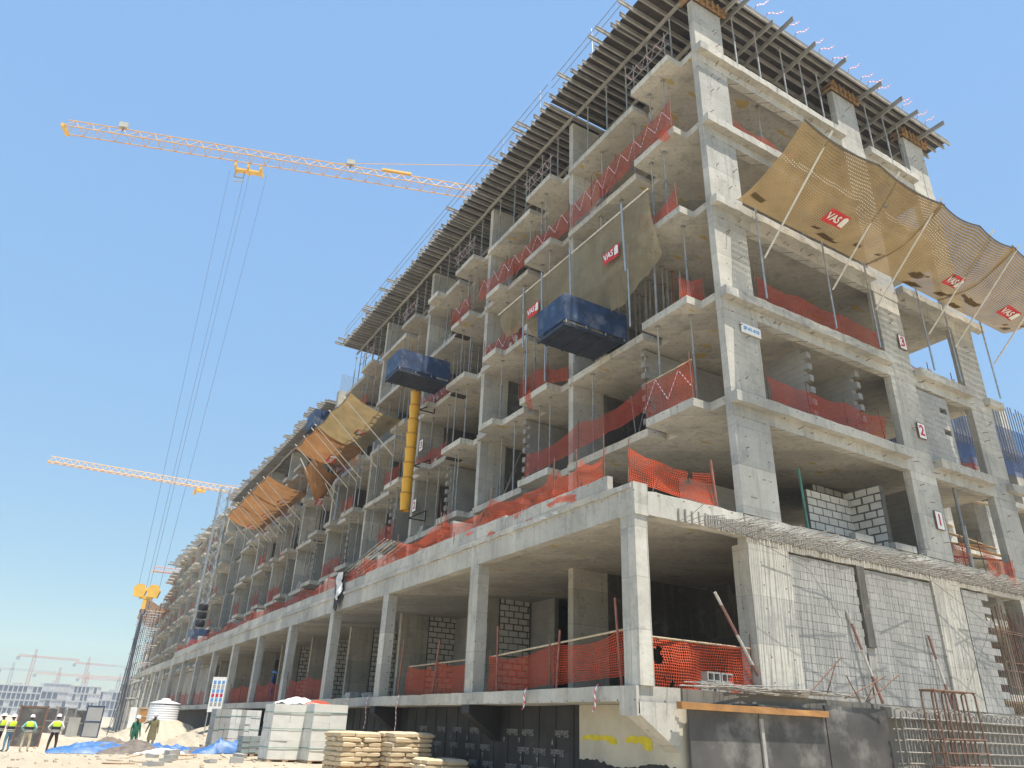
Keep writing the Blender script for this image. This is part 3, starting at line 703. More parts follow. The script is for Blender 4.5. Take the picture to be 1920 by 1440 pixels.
# props -----------------------------------------------------------------
PROP = {}
def prop(x, y, z0, z1, label, group, mat='prop'):
    key = (round(z1-z0, 2), mat)
    if key not in PROP:
        h = z1-z0; a = MB(); a.tube((0, 0, .01), (0, 0, h*.58), .034, 8); b_ = MB(); b_.tube((0, 0, h*.58), (0, 0, h-.01), .026, 8)
        c = MB(); c.box(-.07, -.07, 0, .07, .07, .01); c2 = MB(); c2.box(-.07, -.07, h-.01, .07, .07, h); d = MB(); d.tube((0, 0, h*.56), (0, 0, h*.60), .05, 8)
        PROP[key] = [a.mesh('outer_tube', M[mat]), b_.mesh('inner_tube', M['prop_inner' if mat == 'prop' else mat]), c.mesh('base_plate', M[mat]), c2.mesh('head_plate', M[mat]), d.mesh('collar', M[mat])]
    t = thing('steel_prop', (x, y, z0), label, 'prop', group)
    for m_ in PROP[key]: inst(m_.name.split('.')[0], m_, t, world=False)
    return t
ORD = ['first', 'second', 'third', 'fourth', 'fifth', 'sixth', 'seventh', 'eighth', 'ninth', 'tenth']
FL = {1: 'first', 2: 'second', 3: 'third', 4: 'fourth', 5: 'fifth', 6: 'top'}
for k in range(0, 7):
    b = base(k)
    for L in range(2, 6):
        if L == 5 and b > YHI-2: continue
        lab = 'grey prop at the %s floor balcony edge, %s bay from the corner' % (FL[L], ORD[k])
        ys_ = [b+1.2+random.uniform(0, .6), b+2.3, b+4.2+random.uniform(-.5, .5), b+5.9+random.uniform(-.5, .5)]
        for y in ys_[:4 if k < 4 else 3]:
            prop(.25+random.uniform(-.25, .3) if y > b+3.3 else -.35+random.uniform(0, .4), y, HL[L], HL[L+1]-.25, lab, 'props on floor %d bay %d' % (L, k))
    if base(k) < YHI-3:
        lab = 'grey prop under the roof formwork, %s bay from the corner' % ORD[k]
        for y in (b+1.1, b+2.4, b+3.7, b+4.9, b+6.2):
            prop(-.1+.12*random.random(), y, HL[6], ROOF-.48, lab, 'roof props bay %d' % k); prop(1.5, y+.3, HL[6], ROOF-.48, lab, 'roof props bay %d' % k)
for i in range(18):
    prop(.9+.28*(i % 6)+random.uniform(-.05, .05), 3.4+.9*(i//6)+random.uniform(-.1, .1), HL[3], HL[4]-.25, 'rusty steel prop in the dense cluster behind the near blue skip', 'dense props behind the near skip', 'pole_red' if i in (2, 9) else 'prop')
for i in range(12):
    prop(.9+.4*(i % 4), 17.6+.8*(i//4), HL[4], HL[5]-.25, 'steel prop in the dense cluster behind the middle blue skip', 'dense props behind the middle skip')
for x in (1.9, 3.1, 4.5, 5.6, 6.6, 9.6, 10.8, 11.8):
    prop(x, -.1, HL[6]+.01, ROOF-.45, 'steel prop on the top floor ledge under the short side roof beams', 'front roof props')
    prop(x+.3, 2.2, HL[6], ROOF-.45, 'steel prop in the second row under the roof beams of the short side', 'front roof props second row')
for x, L in ((3.6, 5), (5.1, 4)):
    prop(x, .6, HL[L], HL[L+1]-.25, 'lone steel prop in the %s floor opening of the short side' % FL[L], 'lone props')

# ------------------------------------------------------------------ barrier meshes
def barrier(p, q, h, label, group=None, mat='mesh_red', sag=.15, wav=.05, posts=2, zrag=0., rail=False, tape=False, name='safety_mesh'):
    p, q = Vector(p), Vector(q); d = q-p; L_ = d.length; u = d/L_; n_ = Vector((u.y, -u.x, 0)).normalized()
    t = thing(name, p, label, 'safety mesh', group); s0 = random.uniform(0, 50); bays = max(1, posts-1)
    def fn(a, c):
        w_ = wav*(mnoise.noise(Vector((a*L_*1.4+s0, c*1.2, 0)))*1.6 + .5*mnoise.noise(Vector((a*L_*4+s0, c*4, 4))))
        f = abs(math.sin(math.pi*a*bays)); top = h*(1-1.5*sag*f*(.6+.8*mnoise.noise(Vector((a*2+s0, 0, 9)))**2)); lo = zrag*max(0, mnoise.noise(Vector((a*L_*.6+s0, 5, 0))))
        return p+u*(a*L_)+n_*w_+Vector((0, 0, lo+(top-lo)*c+.02*mnoise.noise(Vector((a*L_*3, c*3, s0)))))
    mb = MB(); mb.grid(fn, max(6, int(L_*4)), 8, L_, h); mb.build('mesh', M[mat], t, smooth=True)
    for i in range(posts):
        x = p+d*(i/(posts-1) if posts > 1 else .5); m = MB(); m.tube(x-n_*.04, x-n_*.04+Vector((random.uniform(-.06, .06), random.uniform(-.04, .04), h+random.uniform(.05, .35))), .016, 6); m.build('post', M['rebar'], t)
    if rail:
        m = MB(); m.tube(p+Vector((0, 0, h*.97)), q+Vector((0, 0, h*.97)), .024, 6); m.build('rail', M['timber_pale'], t)
    if tape:
        m = MB(); k = int(L_*1.3)*2; zz = [(p+u*(L_*i/k)+n_*(-.06)+Vector((0, 0, h*(.25+.6*(i % 2))+random.uniform(-.06, .06)))) for i in range(k+1)]
        for a, b_ in zip(zz, zz[1:]):
            m.grid(lambda x, y, a=a, b_=b_: a.lerp(b_, x)+Vector((0, 0, .05*y)), 1, 1, (b_-a).length, .05)
        m.build('tape', M['tape'], t)
    return t
XB = -.58
barrier((XB, .85, HL[5]), (XB+.35, 7.2, HL[5]), 1.15, 'long orange mesh with zigzag tape along the fifth floor edge, first bay from the corner', mat='mesh_red', sag=.05, posts=5, tape=True)
barrier((XB+.35, 7.3, HL[5]), (XB, 14.2, HL[5]), 1.15, 'long orange mesh with zigzag tape along the fifth floor edge, second bay from the corner', sag=.25, posts=4, tape=True)
barrier((XB, .85, HL[4]), (XB, 2.7, HL[4]), .85, 'short red mesh bunched on the fourth floor corner balcony', sag=.5, posts=2)
barrier((.1, .75, HL[3]), (XB, 1.1, HL[3]), .8, 'small red mesh beside the corner column on the third floor balcony', posts=2)
barrier((XB, .8, HL[2]), (XB, 2.75, HL[2]), 1.2, 'red mesh with rags at the corner of the second floor balcony', mat='mesh_or', sag=.1, posts=2, tape=True, rail=True)
barrier((XB, 2.75, HL[2]+.25), (XB+.2, 9.9, HL[2]+.1), .95, 'long sagging red mesh along the second floor edge past the first fin wall', sag=.3, posts=3, zrag=.4)
barrier((-.1, 7.5, HL[3]), (XB, 8.2, HL[3]), .6, 'small red mesh by the first fin wall on the third floor', posts=2)
used = {(0, 5), (1, 5), (0, 4), (0, 3), (0, 2), (1, 2)}
for k in range(0, 9):
    b = base(k)
    for L in range(1, 6):
        if (k, L) in used or (L == 1) or (L == 5 and b > YHI) or random.random() < (.25 if k < 5 else .3): continue
        st = random.choice((0, 0, 1)); nm = ORD[k]
        y0, y1 = (b+.8, b+2.8) if st == 0 else (b+3.3, b+6.9)
        barrier((XB if st == 0 else -.1, y0, HL[L]), (XB if st == 0 else -.1, y1, HL[L]), random.uniform(.85, 1.1), 'red safety mesh on the %s floor %s, %s bay from the corner' % (FL[L], 'balcony' if st == 0 else 'edge', nm), 'red mesh on the long side', sag=.2, posts=3, tape=(L > 3 and k < 4))
        if st == 0 and random.random() < .6:
            barrier((XB, b+2.8, HL[L]), (.1, b+3.3, HL[L]), .8, 'short red mesh closing the notch on the %s floor, %s bay from the corner' % (FL[L], nm), 'red mesh on the long side', posts=2)
# terrace edge
tb = [(1.2, 3.4, 'mesh_or'), (3.4, 10.5, 'mesh_or'), (10.6, 18., 'mesh_or'), (18.2, 27., 'mesh_red'), (27.2, 38., 'mesh_red'), (38.2, 52., 'mesh_red'), (52.2, 68., 'mesh_red')]
for i, (y0, y1, m_) in enumerate(tb):
    barrier((-3.38, y0, 4.72), (-3.38, y1, 4.72), .85 if i < 3 else .7, 'orange mesh draped along the terrace kerb, %s stretch from the corner' % ORD[i], 'mesh along the terrace kerb', mat=m_, sag=.45, wav=.12, posts=3, zrag=.1)
barrier((-3.40, 2.2, 4.4), (-3.42, 9.2, 4.3), .45, 'bunched orange mesh hanging in folds over the terrace kerb near the corner', mat='mesh_or', sag=.3, wav=.16, posts=2)
barrier((-3.35, .35, 4.45), (-.75, .2, 4.25), .85, 'bright orange mesh across the front end of the terrace beside the corner column', mat='mesh_or', sag=.22, wav=.12, posts=2, tape=False)
pole('terrace_post', (-.75, .15, 4.2), (-.85, .15, 5.45), .03, M['pole_red'], 'rusty red post holding the orange mesh at the front end of the terrace')
# ground floor
barrier((-3.2, .62, .25), (-3.2, 6.9, .0), .98, 'orange mesh between the corner podium column and the next one', mat='mesh_or', sag=.22, wav=.10, posts=3, rail=True)
barrier((-3.2, 7.9, .0), (-3.2, 12.6, .0), .98, 'red mesh between the second and third podium columns', mat='mesh_or', sag=.2, wav=.10, posts=3, rail=True)
for i, k in enumerate((3, 4, 5, 6, 7, 8, 9)):
    barrier((-3.25, PY[k]+.6, .0), (-3.25, PY[k+1]-.1, .0), 1.05, 'red mesh between podium columns, %s gap from the corner' % ORD[k], 'mesh between podium columns', sag=.2, wav=.08, posts=3)
barrier((-3.1, .12, .0), (-.05, .18, .0), 1.02, 'bright orange mesh across the dark ground floor opening at the corner', mat='mesh_or', sag=.05, wav=.14, posts=2, rail=True)
for pi_, y in enumerate((.9, 3.4, 6.3, 8.0, 10.4, 13.2)):
    pole('mesh_post', (-3.3, y, 0), (-3.3+random.uniform(-.1, .1), y+random.uniform(-.2, .2), 1.5+random.uniform(-.2, .4)), .028, M['pole_red'], 'rusty red upright post in the podium edge mesh, %s from the corner column' % ORD[pi_], 'post', 'red posts in the podium edge mesh')
# short side
barrier((1.5, .02, HL[5]+.01), (4.4, .02, HL[5]+.01), .72, 'red mesh on the fifth floor ledge of the short side', sag=.3, posts=3)
barrier((1.55, -.02, HL[3]+.01), (7.5, -.02, HL[3]+.01), .95, 'long red mesh along the third floor ledge of the short side', sag=.12, posts=4)
barrier((1.5, -.02, HL[2]+.01), (6.7, -.02, HL[2]+.01), .92, 'long red mesh along the second floor ledge of the short side', sag=.12, wav=.08, posts=4, zrag=.3)
barrier((9.2, .3, HL[3]+.01), (12.2, .3, HL[3]+.01), .6, 'torn red mesh on the third floor at the right end of the short side', sag=.4, wav=.1, posts=3)
barrier((11.1, .3, HL[2]+.01), (12.2, .3, HL[2]+.01), .8, 'red mesh scrap on the second floor at the right end of the short side', sag=.4, wav=.15, posts=2)
barrier((9.2, .1, HL[1]), (9.9, .1, HL[1]), .8, 'red mesh scrap on the first floor beside the number one sign', sag=.3, wav=.15, posts=2)
barrier((10.7, -.05, HL[1]-.1), (12.2, -.1, HL[1]-.4), .9, 'bright red mesh sagging off the first floor at the right end', mat='mesh_or', sag=.4, wav=.15, posts=2)

# ------------------------------------------------------------------ debris catch nets
VAS = text_mesh('VAS', .345, M['white'], .004)
def logo(parent, c, ex, ey, w_=.84, h=.48):
    ex = Vector(ex).normalized(); ey = Vector(ey); ey = (ey-ex*ey.dot(ex)).normalized(); ez = ex.cross(ey); c = Vector(c)
    def fn(a, b_): return c+ex*(w_*(a-.5))+ey*(h*(b_-.5))+ez*(.02*math.sin(a*7+b_*3))
    m = MB(); m.grid(fn, 8, 3, w_, h); p = m.build('logo_panel', M['red_print'], parent, smooth=True)
    m = MB(); m.grid(lambda a, b_: c+ex*(w_*(.42+.09*a))+ey*(h*(b_*.5-.25))+ez*.035+ex*(.0)+ex*w_*-.02, 1, 1); 
    o = place_text(VAS, p, basis(ex*.88, ey, ez, c+ez*.032-ex*.12), 'lettering')
    m = MB(); q = c+ez*.034+ex*(w_*.36); m.poly([q-ex*.10-ey*.17, q+ex*.10-ey*.17, q+ex*.10+ey*.13, q+ey*.2, q-ex*.10+ey*.13]); m.build('emblem', M['white'], p)
    return p
def catch_net(name, label, inner, outer, mat, sagd, logo_at, n_, su=None, flip=False, seed=0.):
    """net strung from inner edge (p0,p1) to outer edge (q0,q1)"""
    p0, p1 = map(Vector, inner); q0, q1 = map(Vector, outer)
    t = thing(name, p0, label, 'catch net', 'debris catch nets')
    def fn(a, b_):
        p = p0.lerp(p1, a).lerp(q0.lerp(q1, a), b_); s_ = math.sin(math.pi*b_)
        z = -sagd*s_*(.35+.65*math.sin(math.pi*min(1, max(0, a)))) + .09*mnoise.noise(Vector((a*5+seed, b_*3, seed)))*s_+.05*mnoise.noise(Vector((a*14+seed, b_*5, seed)))*s_
        z -= .10*abs(math.sin(math.pi*a*n_))*b_**2+.12*abs(math.sin(math.pi*a*n_*3+seed))*s_
        p = p+(p0-q0).normalized()*(.08*abs(math.sin(math.pi*a*n_))*b_)
        return p+Vector((0, 0, z))
    L_ = (p1-p0).length; W_ = (q0-p0).length
    m = MB(); m.grid(fn, max(16, int(L_*5)), 18, L_, W_); m.build('net', M[mat], t, smooth=True)
    for q in range(7 if mat == 'net_tan' else 2):
        a = random.uniform(.06, .94); b_ = random.uniform(.06, .4); r_ = random.uniform(.10, .32); m = MB()
        m.grid(lambda u, w, a=a, b_=b_, r_=r_: fn(min(1, a+r_*(u-.5)/L_*2), min(1, max(0, b_+r_*(w-.5)/W_)))+Vector((0, 0, .03+.05*math.sin(math.pi*u)*math.sin(math.pi*w)+.03*mnoise.noise(Vector((u*5, w*5, a*9))))), 5, 4, .4, .4); m.build('trapped_rubbish', M['sack' if q % 2 else 'stone'], t)
    m = MB(); m.path([fn(i/24, 1)+Vector((0, 0, .02)) for i in range(25)], .022, 5); m.build('edge_rope', M['rope'], t)
    for a, b_ in logo_at:
        c = fn(a, b_); eu = fn(min(1, a+.05), b_)-fn(max(0, a-.05), b_); ev = fn(a, min(1, b_+.05))-fn(a, b_-.05)
        nn = eu.cross(ev).normalized(); nn = nn if nn.z < 0 else -nn
        logo(t, c+nn*.05, eu if not flip else -eu, ev if (eu.cross(ev).z < 0) != flip else -ev if not flip else -ev)
    return t, fn
def net_pole(t, b_, tip, r=.03, mat='pole_pale'):
    m = MB(); m.tube(b_, tip, r, 7); m.build('brace_pole', M[mat], t)
def net_post(t, x, y, z0, z1, r=.03):
    m = MB(); m.tube((x, y, z0), (x, y, z1), r, 7); m.build('upright_post', M['galv'], t)
spans = ((.75, 7.0, 'tan mesh catch net with a red logo at the left of the short side', ((.42, .52),), ((1.55, 1), (4.67, 1))), (6.9, 11.2, 'tan mesh catch net with a red logo in the middle of the short side', ((.62, .50),), ((6.85, 1), (9.82, 1))),
         (11.1, 15.6, 'tan mesh catch net sagging at the right end of the short side', ((.45, .48),), ((11.42, 1), (13.91, 1))))
for i, (x0, x1, lab, lg, pl) in enumerate(spans):
    t, fn = catch_net('catch_net', lab, ((x0, -.34, 14.12), (x1, -.34, 14.12)), ((x0-.3 if i == 0 else x0, -3.2, 14.85), (x1, -3.25, 14.75)), 'net_tan', .75, lg, 2, seed=i*7.3)
    for x, _ in pl:
        net_pole(t, (x, -.42, 12.22), (x, -3.3, 14.95)); net_post(t, x-.05, -.36, 10.82, 14.2)
# nets of the long side
for lab, y0, y1, mat, lg, seed in (('tan catch net with a red logo, nearest of the upper group on the long side', 22.4, 28.3, 'net_tan_fine', ((.45, .45),), 1.), ('orange brown catch net, middle of the upper group on the long side', 28.0, 32.4, 'net_brown', ((.5, .42),), 4.),
        ('orange catch net with a red logo, nearest of the lower group on the long side', 39.5, 44.4, 'net_brown', ((.5, .4),), 6.), ('orange catch net, middle of the lower group on the long side', 44.2, 48.6, 'net_brown', ((.5, .42),), 8.), ('brown catch net, farthest of the lower group on the long side', 48.4, 53.2, 'net_brown', ((.5, .45),), 11.)):
    t, fn = catch_net('catch_net', lab, ((-.66, y0, 14.1), (-.66, y1, 14.1)), ((-3.8, y0-.3, 14.8), (-3.8, y1, 14.8)), mat, .5, lg, 2, seed=seed, flip=True)
    for y in (y0+.6, (y0+y1)/2, y1-.4): net_pole(t, (-.72, y, 12.2), (-3.9, y, 14.9)); net_post(t, -.70, y, 10.6, 14.15)
t, fn = catch_net('catch_net', 'dark orange catch net hanging limp, farthest of the upper group on the long side', ((-.66, 31.6, 13.9), (-.66, 35.2, 13.9)), ((-2.6, 31.8, 14.6), (-2.4, 35., 14.4)), 'net_brown', 2.1, ((.5, .45),), 1, seed=15, flip=True)
for y in (32.2, 34.2): net_pole(t, (-.72, y, 11.6), (-2.9, y, 14.8)); net_post(t, -.70, y, 10.6, 14.0)
# the folded-up net near the corner
t = thing('catch_net', (-1., 1.8, 11), 'olive catch net folded up flat against the long side behind the near blue skip', 'catch net', 'debris catch nets')
def fold(a, b_):
    y = 1.75+9.6*a; top = 15.15; drop = (1.0+2.3*math.sin(math.pi*min(1, a*1.05+.12))**.6); z = top-drop*(1-b_)+.05*mnoise.noise(Vector((a*9, b_*4, 2)))
    return Vector((-.98+.45*(1-b_)*(1-b_)+.16*mnoise.noise(Vector((a*22, b_*1.2, 5)))*(1-b_*.6)+.05*mnoise.noise(Vector((a*60, b_*2, 5)))*(1-b_*.6)+.12*math.exp(-((a-.62)/.03)**2)*(1-b_), y, z))
m = MB(); m.grid(fold, 110, 16, 9.6, 3); m.build('net', M['net_olive'], t, smooth=True)
m = MB(); m.tube((-1.03, 1.7, 15.17), (-1.03, 11.4, 15.17), .03, 6); m.build('top_pole', M['pole_pale'], t)
for a, b_ in ((.2, .55), (.71, .5)):
    c = fold(a, b_); logo(t, c+Vector((-.14, 0, 0)), (0, -1, 0), (0, 0, 1))
for y in (2.9, 5.95, 7.85, 9.2):
    m = MB(); m.tube((-1.08, y, 12.6), (-1.08, y+.1, 15.4), .035, 8); m.build('upright_post', M['galv'], t)
    m = MB(); m.tube((-.72, y+.3, 10.82), (-.72, y+.3, 14.0), .03, 8); m.build('upright_post', M['galv'], t)

# ------------------------------------------------------------------ blue skips, chute
def skip(x0, x1, y0, y1, z, h, label, ribs=4, slit=True):
    t = thing('blue_skip', (x0, y0, z), label, 'skip', 'blue loading skips'); th = .05; z1 = z+(.17 if slit else .06)
    for n_, bx in (('end_panel', (x0, y0, z1, x0+th, y1, z+h)), ('side_panel', (x0+th, y0, z1, x1, y0+th, z+h)), ('side_panel', (x0+th, y1-th, z1, x1, y1, z+h))):
        m = MB(); m.rbox(*bx, .010, .4); m.build(n_, M['blue'], t)
    m = MB(); m.box(x0, y0, z, x1, y1, z+.05); m.build('floor_plate', M['blue_dark'], t)
    for i in range(ribs):
        m = MB(); y = y0+(y1-y0)*(i+.5)/ribs; x = x0+(x1-x0)*(i+.5)/ribs; m.box(x-.03, y0+.03, z-.07, x+.03, y1-.03, z-.002); m.build('floor_rib', M['blue_dark'], t)
    m = MB(); m.box(x0, y0-.004, z-.06, x1, y0+.05, z-.002); m.build('bottom_rail', M['blue_dark'], t)
    m = MB(); m.box(x0-.004, y0+.052, z-.06, x0+.05, y1, z-.002); m.build('bottom_rail', M['blue_dark'], t)
    if slit:
        for i in range(4):
            x = x0+.06+(x1-x0-.2)*i/3; m = MB(); m.box(x, y0+.005, z+.05, x+.035, y0+.045, z1); m.build('spacer', M['galv'], t)
    return t
skip(-2.48, .1, 4.32, 5.92, 10.93, 1.13, 'large blue steel skip with white scuffs jutting from the third floor, nearest one')
skip(-3.22, -.55, 16.95, 18.6, 14.22, 1.12, 'blue steel skip jutting from the fourth floor above the yellow chute')
p = on(587, 797, 2, HL[5]+.15)
skip(p.x, p.x+2.2, p.y, p.y+1.9, HL[5]+.14, 1.25, 'dark blue skip high on the building beside the far rebar column')
CH = thing('debris_chute', (-1., 19.8, 8.), 'yellow plastic debris chute of stacked tapered sections hanging on the long side', 'chute')
zt = 14.45
for i in range(8):
    m = MB(); m.path([(-1.2, 19.45, zt+.05), (-1.2, 19.45, zt), (-1.2, 19.43, zt-.82)], [.27, .27, .215], 16, False); m.build('chute_section', M['yellow_plastic'], CH, smooth=True)
    m = MB(); m.path([(-1.2, 19.45, zt+.06), (-1.2, 19.45, zt-.02)], [.28, .276], 16, False); m.build('collar', M['chute_ring'], CH, smooth=True); zt -= .76
for z in (13.6, 10.6, 8.0):
    for a, b_ in (((-.95, 19.45, z), (-.1, 19.45, z+.5)), ((-.95, 19.45, z), (-.1, 19.45, z)), ((-.1, 19.45, z), (-.1, 19.45, z+.5))):
        m = MB(); m.bar(a, b_, .05, .05); m.build('bracket', M['black'], CH)

# ------------------------------------------------------------------ number boards
def sign(p, ex, text, w_, h, mat, label, rim=True, size=.5):
    p = Vector(p); ex = Vector(ex); ez = Vector((0, 0, 1)); n_ = ex.cross(ez)
    t = thing('number_sign', p, label, 'sign'); m = MB(); m.obox(p, ex*w_/2, ez*h/2, n_*.015); m.build('board', M['white'], t)
    if rim:
        for s_ in (-1, 1):
            m = MB(); m.obox(p+ex*s_*(w_/2+.008), ex*.008, ez*(h/2+.015), n_*.02); m.build('frame', M['rebar'], t)
            m = MB(); m.obox(p+ez*s_*(h/2+.008), ex*(w_/2), ez*.008, n_*.02); m.build('frame', M['rebar'], t)
    me = text_mesh(text, size, M[mat]); place_text(me, t, basis(ex, ez, n_, p+n_*.02)); return t
sign((8.72, -.04, 11.72), (1, 0, 0), '3', .38, .52, 'red_num', 'white board with a red number 3 on the third floor middle column')
sign((8.72, -.04, 8.42), (1, 0, 0), '2', .38, .52, 'red_num', 'white board with a red number 2 on the second floor middle column')
sign((8.62, -.04, 5.42), (1, 0, 0), '1', .36, .56, 'red_num', 'white board with a red number 1 on the first floor middle column')
sign((1.02, -.04, 9.72), (1, .0, -.0), 'SP-01-018', .78, .30, 'blue_num', 'white plate with blue lettering SP-01-018 on the corner column', False, .155)
p = on(790, 835, 0, -.03); sign((-.03, p.y, p.z), (0, -1, 0), '3', .42, .6, 'red_num', 'white board with a number 3 behind the yellow chute')
p = on(777, 948, 0, -.03); sign((-.03, p.y, p.z), (0, -1, 0), '2', .42, .6, 'red_num', 'white board with a number 2 at the foot of the yellow chute')

# ------------------------------------------------------------------ roof edge rails, ribbons
GR = thing('guard_rail', (-1.4, 7, ROOF), 'thin pipe guard rail along the roof formwork edge of the long side', 'railing')
for y in (0.5, 4., 7.8, 11., 15., 19., 24., 29., 33.):
    m = MB(); m.tube((-1.42, y, ROOF-.3), (-1.42, y+.05, ROOF+1.1), .02, 6); m.build('post', M['galv'], GR)
for z in (.45, .9):
    for y0, y1 in ((0.2, 6.9), (7.2, 33.5)):
        m = MB(); m.tube((-1.44, y0, ROOF+z), (-1.44, y1, ROOF+z-.05), .016, 6); m.build('rail', M['prop'], GR)
for i in range(16):
    x = 1.9+12.2*i/16+random.uniform(-.3, .3); t = thing('warning_ribbon', (x, -.5, ROOF), 'red and white ribbon tied to a bar on the roof edge of the short side', 'ribbon', 'ribbons on the roof edge')
    m = MB(); m.tube((x, -.45, ROOF), (x+.12, -.55, ROOF+.42), .012, 5); m.build('bar', M['rebar'], t)
    a = random.uniform(.35, .7); m = MB(); m.grid(lambda u, v, x=x, a=a: (x+.12+a*u, -.55-.25*u, ROOF+.35+.30*u+.06*v+.05*math.sin(u*8)), 6, 1, .7, .08); m.build('ribbon', M['tape'], t)
# rebar starting above the lower far roof
RB = thing('column_starter_bars', (-.2, 36., HL[6]), 'upright starter bars above a pale column where the far roof steps down', 'rebar')
m = MB(); m.box(-.6, 35.6, HL[6]-2.3, .9, 36.1, HL[6]+.2); m.build('column_stub', M['concrete_pale'], RB)
for i in range(14):
    m = MB(); m.tube((-.5+.1*i, 35.8, HL[6]+.2), (-.5+.1*i, 35.8, HL[6]+1.6), .016, 5); m.build('bar', M['rebar_grey'], RB)

# ------------------------------------------------------------------ tower cranes
def lattice(m, a, b_, w_, h, step, r, tri=True, up=Vector((0, 0, 1))):
    a, b_ = Vector(a), Vector(b_); d = b_-a; L_ = d.length; d /= L_; s_ = d.cross(up).normalized(); n_ = int(L_/step)
    if tri: off = [s_*w_/2, -s_*w_/2, up*h]
    else: q = s_.cross(d); off = [s_*w_/2+q*w_/2, -s_*w_/2+q*w_/2, -s_*w_/2-q*w_/2, s_*w_/2-q*w_/2]
    for o in off: m.tube(a+o, b_+o, r*1.35, 5)
    for i in range(n_):
        p = a+d*(L_*i/n_); q = a+d*(L_*(i+1)/n_); mid = a+d*(L_*(i+.5)/n_)
        if tri:
            for o in off[:2]:
                m.tube(p+o, mid+off[2], r*.7, 4, caps=False); m.tube(mid+off[2], q+o, r*.7, 4, caps=False)
            m.tube(p+off[0], q+off[1], r*.55, 4, caps=False); m.tube(p+off[0], p+off[1], r*.55, 4, caps=False)
        else:
            for k in range(4): m.tube(p+off[k], q+off[(k+1) % 4], r*.6, 4, caps=False)
def flood(t, p, d):
    m = MB(); m.obox(p, d*.42, Vector((0, 0, .3)), d.cross(Vector((0, 0, 1)))*.2); m.build('flood_lamp', M['lampglass'], t)
    m = MB(); m.bar(p+Vector((0, 0, -.7)), p+Vector((0, 0, -.3)), .5, .06); m.build('lamp_bracket', M['chain'], t)
def crane(tip, heel, label, wh, r, mat, trolley=None, mast_down=-3., back=12.):
    tip, heel = Vector(tip), Vector(heel); d = (heel-tip).normalized(); t = thing('tower_crane', (heel.x, heel.y, mast_down), label, 'crane', 'tower cranes')
    m = MB(); lattice(m, tip, heel, wh, wh, wh*1.15, r); m.build('jib', M[mat], t, kind='stuff')
    m = MB(); lattice(m, (heel.x, heel.y, mast_down), (heel.x, heel.y, heel.z), 1.9, 1.9, 2., r*1.3, False, Vector((0, 1, 0))); m.build('mast', M[mat], t, kind='stuff')
    m = MB(); lattice(m, heel, heel+d*back, wh, wh, wh*1.3, r); m.build('counter_jib', M[mat], t, kind='stuff')
    m = MB(); e = heel+d*back; m.box(e.x-1.2, e.y-1.2, e.z-2., e.x+1.2, e.y+1.2, e.z); m.build('counterweight', M['concrete_plain'], t)
    m = MB(); lattice(m, heel, heel+Vector((0, 0, 7)), 1.2, 1.2, 1.4, r, False, Vector((0, 1, 0))); m.build('tower_head', M[mat], t, kind='stuff')
    for f in (.36, .95):
        m = MB(); m.tube(heel+Vector((0, 0, 7)), heel+(tip-heel)*f*.55+Vector((0, 0, wh)), r*.9, 5); m.build('tie_bar', M[mat], t)
    m = MB(); m.tube(heel+Vector((0, 0, 7)), e+Vector((0, 0, .4)), r*.9, 5); m.build('tie_bar', M[mat], t)
    s_ = d.cross(Vector((0, 0, 1))).normalized(); m = MB(); m.bar(tip-s_*wh*.6, tip+s_*wh*.6, .3, .35); m.build('jib_end', M['crane_ye'], t)
    m = MB(); m.obox(heel+s_*1.6+Vector((0, 0, -1.4)), d*.9, s_*.7, Vector((0, 0, 1.0))); m.build('cab', M['white'], t)
    return t, d, s_
tip1 = on(122, 243, 2, 52.9); v1 = (on(880, 365, 2, 52.9)-tip1).normalized()
C1, d1, s1 = crane(tip1, tip1+v1*56, 'orange lattice tower crane, nearest, its jib reaching over the building at upper left', 1.3, .044, 'crane_or')
for f in (5.2, 28.5): flood(C1, tip1+v1*f+Vector((0, 0, 1.75)), d1)
m = MB(); m.obox(tip1+v1*33.5+Vector((0, 0, 1.55)), d1*1.6, s1*.12, Vector((0, 0, .12))); m.build('tie_anchor', M['crane_ye'], C1)
# trolley, ropes, hook block, slings
hk = Vector((-8.22, 55.76, 8.1)); tr = Vector((hk.x, hk.y, 52.55)); d = v1
TR = thing('crane_trolley', tr, 'yellow trolley with a small cage hanging under the nearest crane jib', 'trolley')
for a in (-1.3, 0, 1.3):
    m = MB(); m.obox(tr+d*a, d*.10, s1*.75, Vector((0, 0, .22))); m.build('carriage', M['crane_ye'], TR)
m = MB(); m.obox(tr+Vector((0, 0, -.25)), d*1.4, s1*.3, Vector((0, 0, .10))); m.build('carriage_beam', M['crane_ye'], TR)
for a, b_ in (((-.5, -.4), (-.5, -1.7)), ((.4, -.4), (.4, -1.7)), ((-.5, -1.7), (.4, -1.7)), ((-.5, -1.2), (.4, -1.2))):
    m = MB(); m.bar(tr+d*a[0]-d*.8+Vector((0, 0, a[1])), tr+d*b_[0]-d*.8+Vector((0, 0, b_[1])), .09, .09); m.build('cage_bar', M['crane_grey'], TR)
HB = thing('crane_hook_block', hk, 'yellow crane hook block hanging on four ropes with long chain slings below it', 'hook block')
for a, b_ in ((-1.9, -.75), (-.35, -.15), (.15, .1), (1.9, .85)):
    m = MB(); m.tube(tr+d*a+Vector((0, 0, -.3)), hk+d*b_+Vector((0, 0, .5)), .013, 5); m.build('hoist_rope', M['rope'], HB)
